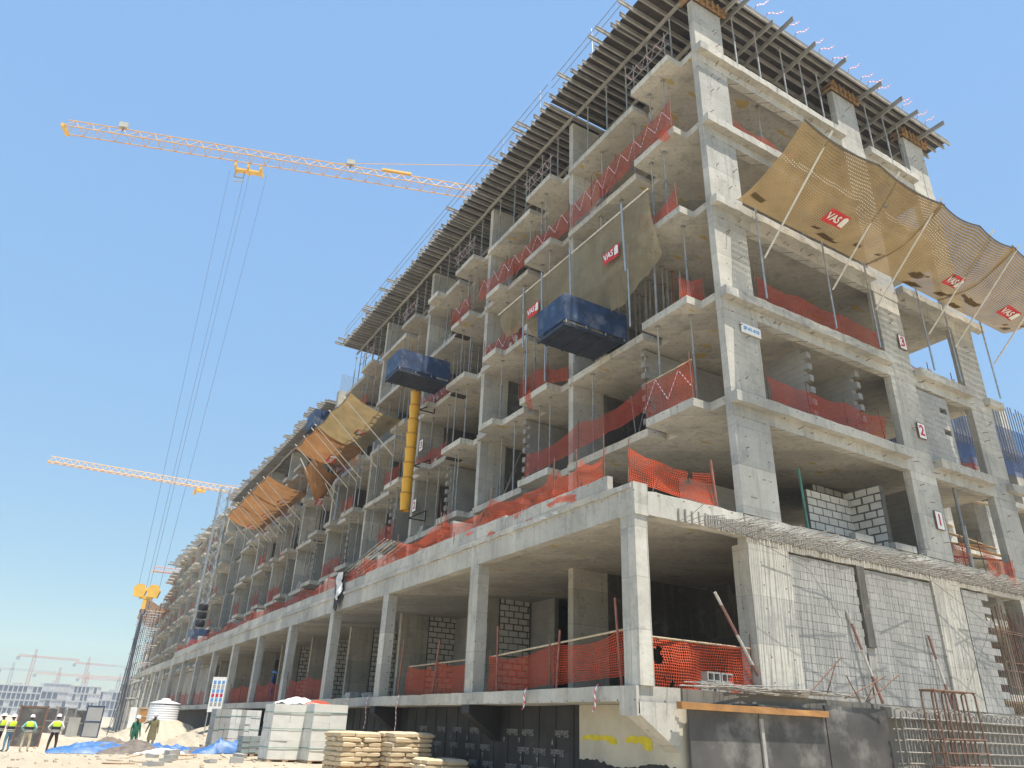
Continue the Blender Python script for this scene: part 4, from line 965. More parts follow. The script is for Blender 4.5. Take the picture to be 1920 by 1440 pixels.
for a in (-.55, .5):
    m = MB(); c = hk+d*a+Vector((0, 0, .25)); prof = [(-.42, -.45), (.35, -.5), (.5, .05), (.25, .5), (-.2, .55), (-.5, .25)]
    for s_ in (-.16, .16): m.poly([c+d*x+Vector((0, 0, z))+s1*s_ for x, z in (prof if s_ > 0 else prof[::-1])])
    for (x, z), (x2, z2) in zip(prof, prof[1:]+prof[:1]): m.quad(c+d*x+Vector((0, 0, z))-s1*.16, c+d*x2+Vector((0, 0, z2))-s1*.16, c+d*x2+Vector((0, 0, z2))+s1*.16, c+d*x+Vector((0, 0, z))+s1*.16)
    m.build('sheave_block', M['crane_ye'], HB)
m = MB(); m.obox(hk+Vector((0, 0, -.25)), d*.5, s1*.12, Vector((0, 0, .12))); m.obox(hk+Vector((0, 0, -.75)), d*.14, s1*.1, Vector((0, 0, .42))); m.build('hook_shank', M['crane_ye'], HB)
m = MB(); m.path([hk+Vector((0, 0, -1.1))+d*(.2*math.sin(t*.7))+Vector((0, 0, -.25+.25*math.cos(t*.7))) for t in range(0, 9)], .05, 6); m.build('hook', M['chain'], HB)
for a, b_, e in ((-.10, -.14, (-.5, -.2)), (.0, -.02, (-.35, .3)), (.06, .05, (.1, -.3)), (.12, .10, (.25, .3))):
    m = MB(); p = hk+Vector((0, 0, -1.6)); q = hk+d*b_*2+Vector((0, 0, -8.2)); g = hk+d*e[0]+s1*e[1]; g.z = G(g.x, g.y)+.05
    m.path([p+d*a*.4, q, g], [.032, .032, .016], 5); m.build('chain_sling', M['chain'], HB)
C2 = crane(on(92, 866, 2, 50.), on(92, 866, 2, 50.)+Vector((75, -1.5, 0)), 'pale orange tower crane farther back with its jib at middle left', 1.35, .075, 'crane_or')[0]
p = on(375, 917, 2, 49.8); m = MB(); m.box(p.x-1.2, p.y-.9, p.z-.7, p.x+1.2, p.y+.9, p.z-.15); m.box(p.x-1.4, p.y-.4, p.z-1.6, p.x-.7, p.y+.2, p.z-.7); m.build('trolley', M['crane_ye'], C2)
p = on(286, 1071, 2, 36.); crane(p, p+Vector((45, -6, 0)), 'small far tower crane with a thin jib just left of the far building', 1.3, .09, 'crane_far')
def far_crane(top, base_px, D, jl, jr, dj, label, mat='crane_far', luff=None):
    a = at(top[0], top[1], D); b_ = at(base_px[0], base_px[1], D); a.x, a.y = b_.x+(a.x-b_.x)*.25, b_.y; sx = D/1000.
    t = thing('tower_crane', (b_.x, b_.y, -3), label, 'crane', 'far tower cranes'); zt = a.z
    m = MB(); lattice(m, (b_.x, b_.y, -3), (b_.x, b_.y, zt), 2.4, 2.4, 3., .2, False, Vector((0, 1, 0))); m.build('mast', M[mat], t, kind='stuff')
    k = D/1050.; jz = zt-1.5
    m = MB(); lattice(m, (b_.x+jl*k, b_.y+jl*k*dj, jz), (b_.x, b_.y, jz), 1.4, 1.4, 2.2, .16); m.build('jib', M[mat], t, kind='stuff')
    m = MB(); lattice(m, (b_.x, b_.y, jz), (b_.x+jr*k, b_.y+jr*k*dj, jz), 1.4, 1.4, 2.2, .16); m.build('jib', M[mat], t, kind='stuff')
    m = MB(); lattice(m, (b_.x, b_.y, jz), (b_.x, b_.y, jz+7), 1.2, 1.2, 2., .16, False, Vector((0, 1, 0))); m.build('tower_head', M[mat], t, kind='stuff')
    c = jl if abs(jl) < abs(jr) else jr
    m = MB(); m.box(b_.x+c*k-1.5, b_.y-1.5, jz-3, b_.x+c*k+1.5, b_.y+1.5, jz); m.build('counterweight', M['crane_grey'], t)
    return t
for top, bp, D, jl, jr, dj, lab, mt in (((52, 1228), (40, 1318), 851, -16, 46, .35, 'red tower crane, tallest of the hazy far cranes at lower left', 'crane_far'), ((152, 1242), (146, 1318), 941, -14, 30, .4, 'hazy red tower crane standing behind the grey far buildings', 'crane_far'),
        ((101, 1262), (96, 1318), 891, -24, 78, .0, 'hazy low red tower crane between the two tall far cranes', 'crane_far'), ((160, 1270), (152, 1318), 981, -10, 60, .1, 'pale far crane right of the tallest windows block', 'crane_far'),
        ((219, 1274), (212, 1322), 921, -26, 14, .1, 'thin grey far crane close to the crane slings', 'crane_grey'), ((12, 1252), (4, 1318), 901, -12, 44, .2, 'hazy grey crane at the left picture edge', 'crane_grey'),
        ((258, 1250), (246, 1322), 871, -42, 10, .05, 'grey far crane behind the chain slings', 'crane_grey'), ((75, 1290), (68, 1318), 1021, -34, 40, .1, 'lowest hazy crane over the scaffold framed far building', 'crane_grey')):
    far_crane(top, bp, D, jl, jr, dj, lab, mt)

# ------------------------------------------------------------------ far buildings
def far_building(px0, px1, ytop, D, floors, bays, label, depth=18., solid=.0, mat='hazebldg', ang=0.):
    a = at(px0, 1325, D); b_ = at(px1, 1325, D); zt = at((px0+px1)/2, ytop, D).z; u = (b_-a); u.z = 0; W_ = u.length; u /= W_; n_ = Vector((-u.y, u.x, 0)); 
    if n_.y < 0: n_ = -n_
    a = Vector((a.x, a.y, -3.2)); H = zt+3.2; t = thing('far_building', a, label, 'building', 'far buildings'); fh = H/floors
    m = MB(); m.obox(a+u*W_/2+n_*(depth/2+.9)+Vector((0, 0, H/2-.3)), u*(W_/2-.2), n_*depth/2, Vector((0, 0, H/2-.3))); m.build('wall', M[mat], t)
    for i in range(floors+1):
        m = MB(); m.obox(a+u*W_/2+n_*.4+Vector((0, 0, fh*i-.2)), u*W_/2, n_*.55, Vector((0, 0, .28))); m.build('floor_band', M[mat], t)
    for k in range(bays+1):
        m = MB(); m.obox(a+u*(W_*k/bays)+n_*.45+Vector((0, 0, H/2)), u*.35, n_*.42, Vector((0, 0, H/2-.2))); m.build('pier', M[mat], t)
    gm = MB(); gm.obox((0, 0, 0), Vector((W_/bays/2-.55, 0, 0)), Vector((0, .1, 0)), Vector((0, 0, fh/2-.75))); gme = gm.mesh('window', M['far_glass']); rz = math.atan2(u.y, u.x)
    sm = MB(); sm.obox((0, 0, 0), Vector((W_/bays/2-.4, 0, 0)), Vector((0, .15, 0)), Vector((0, 0, fh/2-.32))); sme = sm.mesh('infill', M[mat])
    for i in range(floors):
        for k in range(bays):
            p = a+u*(W_*(k+.5)/bays)+n_*.74+Vector((0, 0, fh*(i+.5)))
            if random.random() > solid: inst('window', gme, t, p, (0, 0, rz))
            else: inst('infill_panel', sme, t, p-n_*.1, (0, 0, rz))
    m = MB(); m.obox(a+u*W_*.4+n_*5+Vector((0, 0, H+1.)), u*W_*.12, n_*2.5, Vector((0, 0, 1.))); m.build('roof_hut', M[mat], t)
    return t
far_building(-14, 70, 1284, 760, 4, 9, 'hazy unfinished frame building at far left with rows of dark openings', solid=.1)
far_building(70, 124, 1281, 780, 4, 5, 'hazy pale grey block with few windows right of the far frame building', solid=.65)
far_building(122, 182, 1286, 770, 4, 8, 'hazy pale grey block with two rows of dark windows', solid=.5)
far_building(180, 238, 1297, 820, 3, 7, 'low hazy building right of the pale blocks, behind the slings', solid=.3)
# far continuation of the building, bending away
FB2 = thing('far_apartment_block', (0, 80, 0), 'distant end of the building row, bending away behind the hoist mast', 'building')
def fx(y): return .00048*(y-70)**2
for L in range(0, 7):
    for k in range(13):
        y0 = 68.8+7.2*k; y1 = y0+7.15; x = fx(y0); x2 = fx(y1)
        if L == 0:
            m = MB(); m.obox((-3.3+x, (y0+y1)/2, 3.9), Vector((.16, 0, 0)), Vector(((x2-x)/2, 3.58, 0)), Vector((0, 0, .34))); m.build('edge_beam', con, FB2)
            m = MB(); m.box(-3.5+x, y0, -3, -3.15+x, y0+.5, 3.58); m.build('podium_column', pale, FB2)
            m = MB(); m.box(.5+x, y0, -3, 8+x, y1, 3.9); m.build('inner_wall', plain, FB2); continue
        z = HL[L]; top = HL[6] if k < 9 else HL[5]
        if z > top: continue
        m = MB(); m.box(.3+x, y0, z-.25, 12+x, y1, z); m.build('floor_slab', con, FB2)
        m = MB(); m.box(-.7+x, y0+.7, z-.25, .3+x, y0+2.9, z); m.build('balcony_slab', con, FB2)
        if random.random() < .6:
            m = MB(); m.box(-.6+x, y0+4.2, z-.25, .3+x, y0+6.3, z); m.build('balcony_slab', con, FB2)
        if z < top:
            m = MB(); m.box(.1+x, y0, z, 1.4+x, y0+.3, z+3.04); m.build('fin_wall', pale, FB2); m = MB(); m.box(2.5+x, y0+.3, z, 2.7+x, y1, z+3.04); m.build('inner_wall', plain, FB2)
            if random.random() < .35: barrier((-.65+x, y0+.8, z), (-.65+x, y0+2.8, z), .9, 'red mesh on the distant block, %s floor, %s bay beyond the hoist' % (FL[L], ORD[k] if k < 10 else 'far'), 'red mesh on the distant block', posts=2)
for i, y0 in enumerate((112., 122., 132.)):
    t, fn = catch_net('catch_net', 'dark brown catch net on the distant block, %s from the hoist' % ORD[i], ((fx(y0)-.7, y0, 13.6), (fx(y0+9.8)-.7, y0+9.8, 13.6)), ((fx(y0)-4., y0, 15.2), (fx(y0+9.8)-4., y0+9.8, 15.2)), 'net_brown', .4, ((.5, .5),), 3, seed=20+i, flip=True)
    for q in range(4): net_pole(t, (fx(y0)-.8, y0+1+2.5*q, 11.6), (fx(y0)-4.1, y0+1+2.5*q, 15.3))
p = on(313, 1131, 2, HL[5]+.2)
skip(p.x, p.x+3.2, p.y, p.y+2.2, HL[5]+.2, 1.5, 'small blue skip heaped with red mesh on the distant block', slit=False)
m = MB(); m.grid(lambda a, b_: (p.x+.6+2.0*a, p.y+.3+1.5*b_, HL[5]+1.6+1.1*math.sin(math.pi*a)*math.sin(math.pi*b_)+.2*mnoise.noise(Vector((a*5, b_*5, 0)))), 10, 8, 3, 3); m.build('mesh_heap', M['mesh_red'], None, smooth=True, label='heap of red mesh in the small blue skip on the distant block', cat='mesh heap')
shutter('roof_formwork', 'ragged formwork on top of the distant block', .2, 6., 76., 118., HL[6]+.5, (.4,), .9, 1.0)

# ------------------------------------------------------------------ hoist on the long side
HO = thing('builders_hoist', (-2.2, 66.5, 4.3), 'tall lattice hoist mast with a blue cage at the far end of the terrace', 'hoist')
m = MB(); lattice(m, (-2.2, 66.8, 4.3), (-2.2, 66.8, 21.0), .9, .9, .9, .045, False, Vector((0, 1, 0))); m.build('mast', M['galv'], HO, kind='stuff')
m = MB(); m.box(-3.0, 63.6, 4.4, -1.5, 66.2, 6.6); m.build('cage', M['blue'], HO)
m = MB(); m.box(-3.02, 64.2, 4.9, -2.99, 65.5, 5.9); m.build('door', M['crane_grey'], HO)
for i in range(3):
    m = MB(); m.path([(-2.2, 65.6, 7.0+.75*i), (-2.2, 65.6, 7.1+.75*i), (-2.2, 65.6, 7.5+.75*i), (-2.2, 65.6, 7.6+.75*i)], [.38, .45, .45, .38], 14); m.build('motor_unit', M['black'], HO, smooth=True)
me = text_mesh('O', .9, M['white']); place_text(me, HO, basis((1, 0, 0), (0, 0, 1), (0, -1, 0), (-2.1, 63.58, 5.6)))

# ------------------------------------------------------------------ neighbour building at the right edge
NB2 = thing('neighbour_building', (30, 10, 0), 'unfinished concrete building wrapped in blue scaffold mesh at right edge', 'building')
for L in range(0, 5):
    z = 1.5+3.5*L
    m = MB(); m.box(24., 8., z-.3, 44., 34., z); m.build('floor_slab', con, NB2)
    for q in range(5):
        m = MB(); m.box(24.3+4.4*q, 8.3, z, 25.1+4.4*q, 8.9, z+3.2); m.build('column', pale, NB2)
    m = MB(); m.box(24., 16., z, 44., 16.3, z+3.2); m.build('inner_wall', plain, NB2)
m = MB(); m.grid(lambda a, b_: (22.8+21*a, 7.2+.2*math.sin(a*9), 12.8+3*b_+.3*math.sin(a*5)), 30, 10, 21, 8); m.build('scaffold_mesh', M['mesh_blue'], NB2, smooth=True)
m = MB(); m.grid(lambda a, b_: (22.6+.2*math.sin(a*9), 7.2+20*a, 12.8+3*b_+.3*math.sin(a*5)), 30, 10, 20, 8); m.build('scaffold_mesh', M['mesh_blue'], NB2, smooth=True)
for q in range(40):
    m = MB(); m.tube((22.8+.3*q, 7.1, 14.), (22.8+.3*q, 7.1, 17.3+.4*random.random()), .03, 4); m.build('scaffold_tube', M['rope'], NB2)
m = MB(); m.box(21., 6.5, 11.8, 24.5, 10., 12.1); m.build('timber_deck', M['timber_pale'], NB2)

for q in range(16):
    m = MB(); z = random.uniform(4., 12.); y = random.uniform(6., 9.); m.bar((20.5+random.uniform(0, 2), y, z), (24.5+random.uniform(0, 3), y+random.uniform(-1, 1), z+random.uniform(-.5, .5)), .2, .05); m.build('plank', M[random.choice(('timber_pale', 'timber', 'ply'))], NB2)
for q in range(12):
    m = MB(); x = 21+random.uniform(0, 3.5); y = random.uniform(6., 9.); m.tube((x, y, 1.5), (x+random.uniform(-.2, .2), y, random.uniform(7, 13)), .05, 6); m.build('scaffold_tube', M['prop'], NB2)

# ------------------------------------------------------------------ stacked blocks on pallets
def pallet_base(t, w_, d_, z0=0.):
    for i in range(5):
        m = MB(); y = -d_/2+.08+(d_-.16)*i/4; m.box(-w_/2, y-.06, z0+.10, w_/2, y+.06, z0+.125); m.build('pallet_board', M['timber_orange' if i == 0 else 'timber_pale'], t, world=False)
    for x in (-w_/2+.07, 0, w_/2-.07):
        m = MB(); m.box(x-.06, -d_/2, z0, x+.06, d_/2, z0+.099); m.build('pallet_runner', M['timber_pale'], t, world=False)
def block_pallet(px0, px1, py, D, h, depth, label, cols, rows, mats, upright=False, rz=0., missing=0.):
    a = at(px0, py, D); b_ = at(px1, py, D); w_ = (b_-a).length; c = (a+b_)/2; 
    t = thing('block_pallet', (c.x, c.y+depth/2, G(c.x, c.y+depth/2)-.02), label, 'block stack', 'stacks of building blocks', rz); pallet_base(t, w_, depth)
    bw, bh, nd = w_/cols, h/rows, max(2, int(depth/.3)); bd = depth/nd; sh = {}
    for i in range(cols):
        for r in range(rows):
            for k in range(nd):
                if 0 < i < cols-1 and 0 < k < nd-1 and r < rows-1: continue
                if k == nd-1 and r < rows-1 and i > 0: continue
                mt = mats[(i*7+r*3) % len(mats)] if not upright else mats[min(len(mats)-1, i*len(mats)//cols)]
                if mt not in sh:
                    m = MB(); m.rbox(-bw/2+.0015, -bd/2+.0015, .001, bw/2-.0015, bd/2-.0015, bh-.001, .002, .6); sh[mt] = m.mesh('block', M[mt])
                inst('block', sh[mt], t, (-w_/2+bw*(i+.5)+random.uniform(-.008, .008), -depth/2+bd*(k+.5)+random.uniform(-.012, .012), .126+bh*r), (0, 0, random.uniform(-.012, .012)), world=False)
    for z in (.28*h, .62*h, .92*h):
        m = MB(); e = .012; m.path([(-w_/2-e, -depth/2-e, z), (w_/2+e, -depth/2-e, z+.01), (w_/2+e, depth/2+e, z), (-w_/2-e, depth/2+e, z), (-w_/2-e, -depth/2-e, z)], .009, 4); m.build('strap', M['pole_green'], t, world=False)
    return t
P1 = block_pallet(497, 566, 1434, 29, 1.72, 1.25, 'strapped pallet of pale building blocks, left one of the tall front pair', 2, 6, ['block_white', 'block_pale', 'block_white'])
P2 = block_pallet(574, 642, 1436, 28.4, 1.74, 1.2, 'strapped pallet of pale building blocks, right one of the tall front pair', 2, 6, ['block_pale', 'block_white'])
block_pallet(394, 482, 1396, 38, 1.75, 1.2, 'wide stack of grey and white upright slabs strapped together behind the front pallets', 9, 3, ['block', 'block', 'block_white', 'block', 'block_white', 'block_white'], True)
block_pallet(450, 492, 1416, 34, .62, .8, 'small low stack of grey blocks beside the blue tarpaulin', 3, 3, ['block_slate'], False)
c = Vector(P1.location); m = MB(); m.grid(lambda a, b_: (c.x-.4+1.5*a, c.y-.3+.7*b_, c.z+1.88+.22*math.sin(math.pi*a)*math.sin(math.pi*b_)+.08*mnoise.noise(Vector((a*7, b_*7, 0)))), 18, 10, 1.5, .7)
m.build('white_sheet', M['whitesack'], None, smooth=True, label='crumpled white sheet on top of the left tall block pallet', cat='sheet')
m = MB(); m.grid(lambda a, b_: (c.x+.5+1.0*a, c.y-.5+.6*b_, c.z+1.88+.16*math.sin(math.pi*a)*math.sin(math.pi*b_)+.06*mnoise.noise(Vector((a*7, b_*7, 4)))), 14, 8, 1., .6)
m.build('orange_mesh_bundle', M['mesh_or'], None, smooth=True, label='bundle of orange mesh between the two tall block pallets', cat='mesh bundle')

# ------------------------------------------------------------------ cement bags
def bag_mesh():
    m = MB(); L_, w_, h = .66, .45, .175; nu, nv = 10, 6; n = 0
    def P(a, b_, s_):
        x = (a-.5)*2; y = (b_-.5)*2; e = (1-abs(x)**4)*(1-abs(y)**4); z = s_*h/2*(.42+.58*max(0, e)**.5)
        return (x*L_/2*(1-.04*abs(y)), y*w_/2*(1-.05*abs(x)), z)
    m.grid(lambda a, b_: P(a, b_, 1), nu, nv); m.grid(lambda a, b_: P(1-a, b_, -1), nu, nv)
    ring = [(i/nu, 0) for i in range(nu)]+[(1, k/nv) for k in range(nv)]+[(1-i/nu, 1) for i in range(nu)]+[(0, 1-k/nv) for k in range(nv)]
    for q in range(len(ring)):
        a = ring[q]; b_ = ring[(q+1) % len(ring)]; m.quad(P(*a, -1), P(*b_, -1), P(*b_, 1), P(*a, 1))
    m.uv = {}; return m.mesh('bag', M['cement'], True)
BAG = bag_mesh(); BT = text_mesh('CEMENT', .085, M['bagprint'], .002)
def bag_stack(cx, cy, rows, nx, ny, rz, label, group):
    z = G(cx, cy)+.02; rot = Matrix.Rotation(rz, 3, 'Z')
    t = thing('pallet', (cx, cy, z), 'timber pallet under the %s' % group, 'pallet', None, rz); pallet_base(t, 1.25, 1.25)
    for r in range(rows):
        f = r % 2; ax, ay = (3, 2) if not f else (2, 3)
        for i in range(ax):
            for k in range(ay):
                if 0 < i < ax-1 and 0 < k < ay-1 and r < rows-1: continue
                W_, D_ = 1.28, 1.28; x = -W_/2+W_*(i+.5)/ax; y = -D_/2+D_*(k+.5)/ay
                p = rot @ Vector((x+random.uniform(-.02, .02), y+random.uniform(-.02, .02), 0)); o = inst('cement_bag', BAG, None, (cx+p.x, cy+p.y, z+.20+.128*r), (random.uniform(-.03, .03), random.uniform(-.03, .03), rz+(R(90) if not f else 0)+random.uniform(-.06, .06)))
                o.scale = (random.uniform(.93, 1.05), random.uniform(.94, 1.06), random.uniform(.9, 1.15)); o.location.x += random.uniform(-.03, .03)*(r > 3); o.rotation_euler.z += random.uniform(-.08, .08)
                tag(o, label+', %s layer up' % ORD[r], 'cement bag', group)
                if k == 0 and random.random() < .75 and ((f and True) or not f):
                    q = bpy.data.objects.new('print', BT); COL.objects.link(q); q.parent = o
                    q.matrix_basis = basis((1, 0, 0), (0, 0, 1), (0, -1, 0), (0, -.213, .0)) if f else basis((0, -1, 0), (0, 0, 1), (-1, 0, 0), (-.312, 0, 0))
bag_stack(-5.5, 11.0, 7, 2, 2, .10, 'tan cement bag in the stack beside the right tall pallet', 'left stack of cement bags')
bag_stack(-4.15, 10.3, 7, 2, 2, .02, 'tan cement bag in the stack before the black wall', 'right stack of cement bags')
bag_stack(-3.75, 8.6, 2, 3, 2, -.1, 'tan paper cement bag in the low pile at the bottom edge', 'low pile of cement bags')

# ------------------------------------------------------------------ sand-side things
def cloth(name, cx, cy, w_, d_, h, mat, label, cat, seed, rz=0.):
    def fn(a, b_):
        x = (a-.5)*w_; y = (b_-.5)*d_; xx = cx+x*math.cos(rz)-y*math.sin(rz); yy = cy+x*math.sin(rz)+y*math.cos(rz)
        e = (math.sin(math.pi*a)*math.sin(math.pi*b_))**.5
        n_ = mnoise.noise(Vector((xx*1.1+seed, yy*1.1, seed)))+.6*abs(mnoise.noise(Vector((xx*2.7+seed, yy*2.7, 1))))+.3*mnoise.noise(Vector((xx*6, yy*6, seed)))
        return (xx+.25*mnoise.noise(Vector((a*4+seed, b_*4, 8))), yy+.25*mnoise.noise(Vector((a*4, b_*4+seed, 12))), G(xx, yy)+.015+e*h*max(.05, .55+.6*n_))
    m = MB(); m.grid(fn, 34, 26, w_, d_); return m.build(name, M[mat], None, smooth=True, label=label, cat=cat)
def gp(px, py, D): p = at(px, py, D); return p.x, p.y
X, Y = gp(190, 1412, 40); cloth('tarpaulin', X, Y, 4.2, 2.6, .5, 'tarp', 'crumpled blue tarpaulin spread at the left end of the rubbish heap', 'tarpaulin', 2.)
X, Y = gp(222, 1400, 41); cloth('sacking', X, Y, 4.0, 3.0, .75, 'sack', 'dark brown sacking heap beneath the chain slings', 'sacking', 5.)
X, Y = gp(262, 1408, 38); cloth('sacking', X, Y, 3.2, 2., .55, 'sack', 'brown sacking heap in front of the two workers', 'sacking', 9.)
X, Y = gp(318, 1396, 42); cloth('tarpaulin', X, Y, 3.6, 1.8, .55, 'tarp', 'bright blue tarpaulin heap right of the olive dressed worker', 'tarpaulin', 13.)
X, Y = gp(300, 1414, 36); cloth('white_sheet', X, Y, 1.8, 1.2, .35, 'whitesack', 'crumpled white sheet in front of the brown sacking', 'sheet', 17.)
X, Y = gp(430, 1405, 36); cloth('tarpaulin', X, Y, 2.6, 1.6, .7, 'tarp', 'blue tarpaulin heap against the small grey block stack', 'tarpaulin', 21.)
X, Y = gp(385, 1402, 40); cloth('sacking', X, Y, 2.0, 1.4, .35, 'sack', 'small brown sacking scrap between the two blue tarpaulins', 'sacking', 25.)
for i in range(64):
    px = random.uniform(215, 480); py = random.uniform(1403, 1436); D = 46-(py-1403)*.62; X, Y = gp(px, py, D); z = G(X, Y); k = random.random(); wh_ = ('by the left blue tarpaulin' if px < 270 else 'before the white sheet' if px < 340 else 'by the small brown sacking' if px < 410 else 'by the small block stack')+(', nearer the camera' if py > 1420 else '')
    L_ = random.uniform(.3, 1.1) if k < .6 else random.uniform(.3, .5); h = .03 if k < .6 else random.uniform(.08, .2)
    m = MB(); m.rbox(-L_/2, -.06 if k < .6 else -.12, 0, L_/2, .06 if k < .6 else .12, h, .006, .4)
    o = m.build('timber_offcut' if k < .6 else 'broken_block', M['timber_pale' if k < .4 else 'timber_orange' if k < .6 else 'block'], None, label=('%s timber offcut on the sand %s' % ('long' if L_ > .8 else 'short' if L_ < .5 else 'middling', wh_)) if k < .6 else ('%s grey block on the sand %s' % ('thick' if h > .14 else 'thin', wh_)), cat='timber' if k < .6 else 'block', group='timber offcuts on the sand' if k < .6 else 'loose blocks on the sand')
    o.location = (X, Y, z); o.rotation_euler = (random.uniform(-.08, .08), random.uniform(-.1, .1), random.uniform(0, 3.1))
m = MB()
for i in range(420):
    x = random.uniform(-16, -4); y = random.uniform(8, 44); s_ = random.uniform(.015, .05); z = G(x, y); m.obox((x, y, z+s_*.2), Vector((s_, s_*.3, 0)), Vector((-s_*.2, s_*.8, .01)), Vector((0, 0, s_*.6)))
m.build('gravel', M['stone'], None, label='small stones scattered over the sand', cat='gravel', kind='stuff')
# water tank
tx, ty = gp(305, 1343, 62); tz = G(tx, ty)-.15
WT = thing('water_tank', (tx, ty, tz), 'white ribbed plastic water tank standing on the sand mound', 'water tank'); rr = 1.0
prof = [(rr*.98, 0)]; 
for i in range(7): prof += [(rr, .08+i*.15), (rr*.985, .155+i*.15)]
m = MB(); m.path([(0, 0, z) for _, z in prof], [r_ for r_, _ in prof], 28); m.build('body', M['white_plastic'], WT, world=False, smooth=False)
m = MB(); m.path([(0, 0, 1.13), (0, 0, 1.18), (0, 0, 1.36), (0, 0, 1.38)], [rr*1.02, rr*1.02, .34, .3], 28); m.build('lid', M['white_plastic'], WT, world=False)
m = MB(); m.path([(0, 0, 1.38), (0, 0, 1.47), (0, 0, 1.50)], [.32, .30, .1], 16); m.build('cap', M['white_plastic'], WT, world=False)
# boards, boxes, notice boards by the tank
def slab_at(name, px0, px1, py0, py1, D, th, mat, label, cat, group=None, frame=None):
    a = at(px0, py1, D); b_ = at(px1, py1, D); top = at((px0+px1)/2, py0, D); u = (b_-a); u.z = 0; W_ = u.length; u /= W_; n_ = Vector((-u.y, u.x, 0)); z0 = min(G(a.x, a.y), a.z); h = top.z-z0
    t = thing(name, a, label, cat, group); m = MB(); m.obox(a+u*W_/2+n_*th/2+Vector((0, 0, z0-a.z+h/2)), u*(W_/2-.03), n_*th/2, Vector((0, 0, h/2))); m.build('panel', M[mat], t)
    if frame:
        for s_ in (0, 1):
            m = MB(); m.obox(a+u*W_*s_+n_*th/2+Vector((0, 0, z0-a.z+h/2)), u*.05, n_*(th/2+.02), Vector((0, 0, h/2+.04))); m.build('frame', M[frame], t)
        for s_ in (.02, .5, .98):
            m = MB(); m.obox(a+u*W_/2+n_*th/2+Vector((0, 0, z0-a.z+h*s_)), u*(W_/2-.05), n_*(th/2+.016), Vector((0, 0, .05))); m.build('frame', M[frame], t)
    return t
slab_at('formwork_panel', 18, 70, 1323, 1401, 57, .12, 'ply_wall', 'tall dark formwork panel standing behind the men in yellow vests', 'formwork panel', None, 'rebar')
for i, (a, b_, c, d, D) in enumerate(((77, 103, 1327, 1355, 78), (99, 118, 1325, 1350, 82), (122, 138, 1327, 1350, 80), (139, 158, 1331, 1353, 80))):
    slab_at('formwork_panel', a, b_, c, d, D, .3, 'ply_wall', 'dark stacked formwork panel on the sand, %s from the left in the far row' % ORD[i], 'formwork panel', 'far row of formwork panels', 'prop')
slab_at('site_container', 157, 188, 1323, 1357, 76, 2.2, 'crane_grey', 'grey site container with a blue frame on the far sand', 'container', None, 'blue')
slab_at('block_heap', 126, 150, 1345, 1358, 72, 1.4, 'block', 'low stack of grey blocks in front of the far formwork panels', 'block stack')
slab_at('notice_board', 241, 255, 1326, 1345, 66, .06, 'white', 'small white notice board left of the water tank', 'sign')
slab_at('plywood_box', 259, 276, 1327, 1344, 64, .8, 'timber_orange', 'orange plywood box beside the water tank', 'box', None, 'timber_pale')
a = at(388, 1335, 47); NBd = thing('notice_board', a, 'tall white safety notice board with coloured pictures before the podium columns', 'sign')
top = at(398, 1269, 47).z; b_ = at(403, 1335, 47); u = (b_-a).normalized(); n_ = Vector((-u.y, u.x, 0)); z0 = a.z
m = MB(); m.obox(a+u*.35+Vector((0, 0, (top-z0)/2)), u*.36, n_*.03, Vector((0, 0, (top-z0)/2))); m.build('board', M['white'], NBd)
for r in range(6):
    for q in range(3):
        m = MB(); m.obox(a+u*(.13+.22*q)-n_*.034+Vector((0, 0, (top-z0)*(.22+.125*r))), u*.07, n_*.004, Vector((0, 0, .09))); m.build('picture', M['blue_num' if r % 2 else 'red_num' if r == 2 else 'crane_grey'], NBd)
for s_ in (.05, .65):
    m = MB(); m.tube(a+u*s_+Vector((0, 0, -2.)), a+u*s_+Vector((0, 0, .4)), .03, 6); m.build('leg', M['galv'], NBd)
# rubble and a plastic sheet on the podium, bars on the block pallets
for i in range(16):
    m = MB(); s_ = random.uniform(.08, .22); m.rbox(-s_, -s_*.7, 0, s_, s_*.7, s_, .03, .15); o = m.build('rubble_lump', M['block'], None, label='lump of concrete rubble on the podium edge behind the block pallets', cat='rubble', group='rubble on the podium edge')
    o.location = (-3.35+random.uniform(0, .5), 15.3+random.uniform(0, 4.6), 0.); o.rotation_euler = (random.uniform(-.2, .2), 0, random.uniform(0, 3))
p = on(637, 1095, 0, -3.6); PS = thing('plastic_sheet', p, 'black and white plastic sheeting caught on the terrace edge', 'sheet')
for mt, dx, w_, h in (('black', 0, .9, 1.5), ('whitesack', -.06, .5, 1.1)):
    m = MB(); m.grid(lambda a, b_: (p.x+dx-.12*math.sin(3*a)-.1*mnoise.noise(Vector((a*6, b_*5, h))), p.y-.5+w_*a+.1*math.sin(b_*5), p.z+.45-h*b_*(.7+.4*math.sin(math.pi*a))), 12, 12); m.build('sheet', M[mt], PS, smooth=True)
for i in range(7):
    m = MB(); y = p.y-2.+.4*i; m.tube((-3.3, y, 4.8+.1*i), (-2.4, y-2.2, 5.9+.12*i), .03, 6); m.build('scaffold_tube', M['timber_pale' if i % 2 else 'prop'], PS)
# ribbons and cables hanging off the podium slab
for i, (y, L_) in enumerate(((17.1, 1.6), (14.9, 1.1), (12.1, 1.25), (4.1, .5), (1.2, .55))):
    m = MB(); m.grid(lambda a, b_: (-3.68-.04*math.sin(a*6), y+.22*a+.06*b_, .05-L_*a), 8, 1, L_, .06); m.build('hanging_tape', M['tape'], None, label='red and white tape hanging off the podium slab edge, %s from the left' % ORD[i], cat='tape')

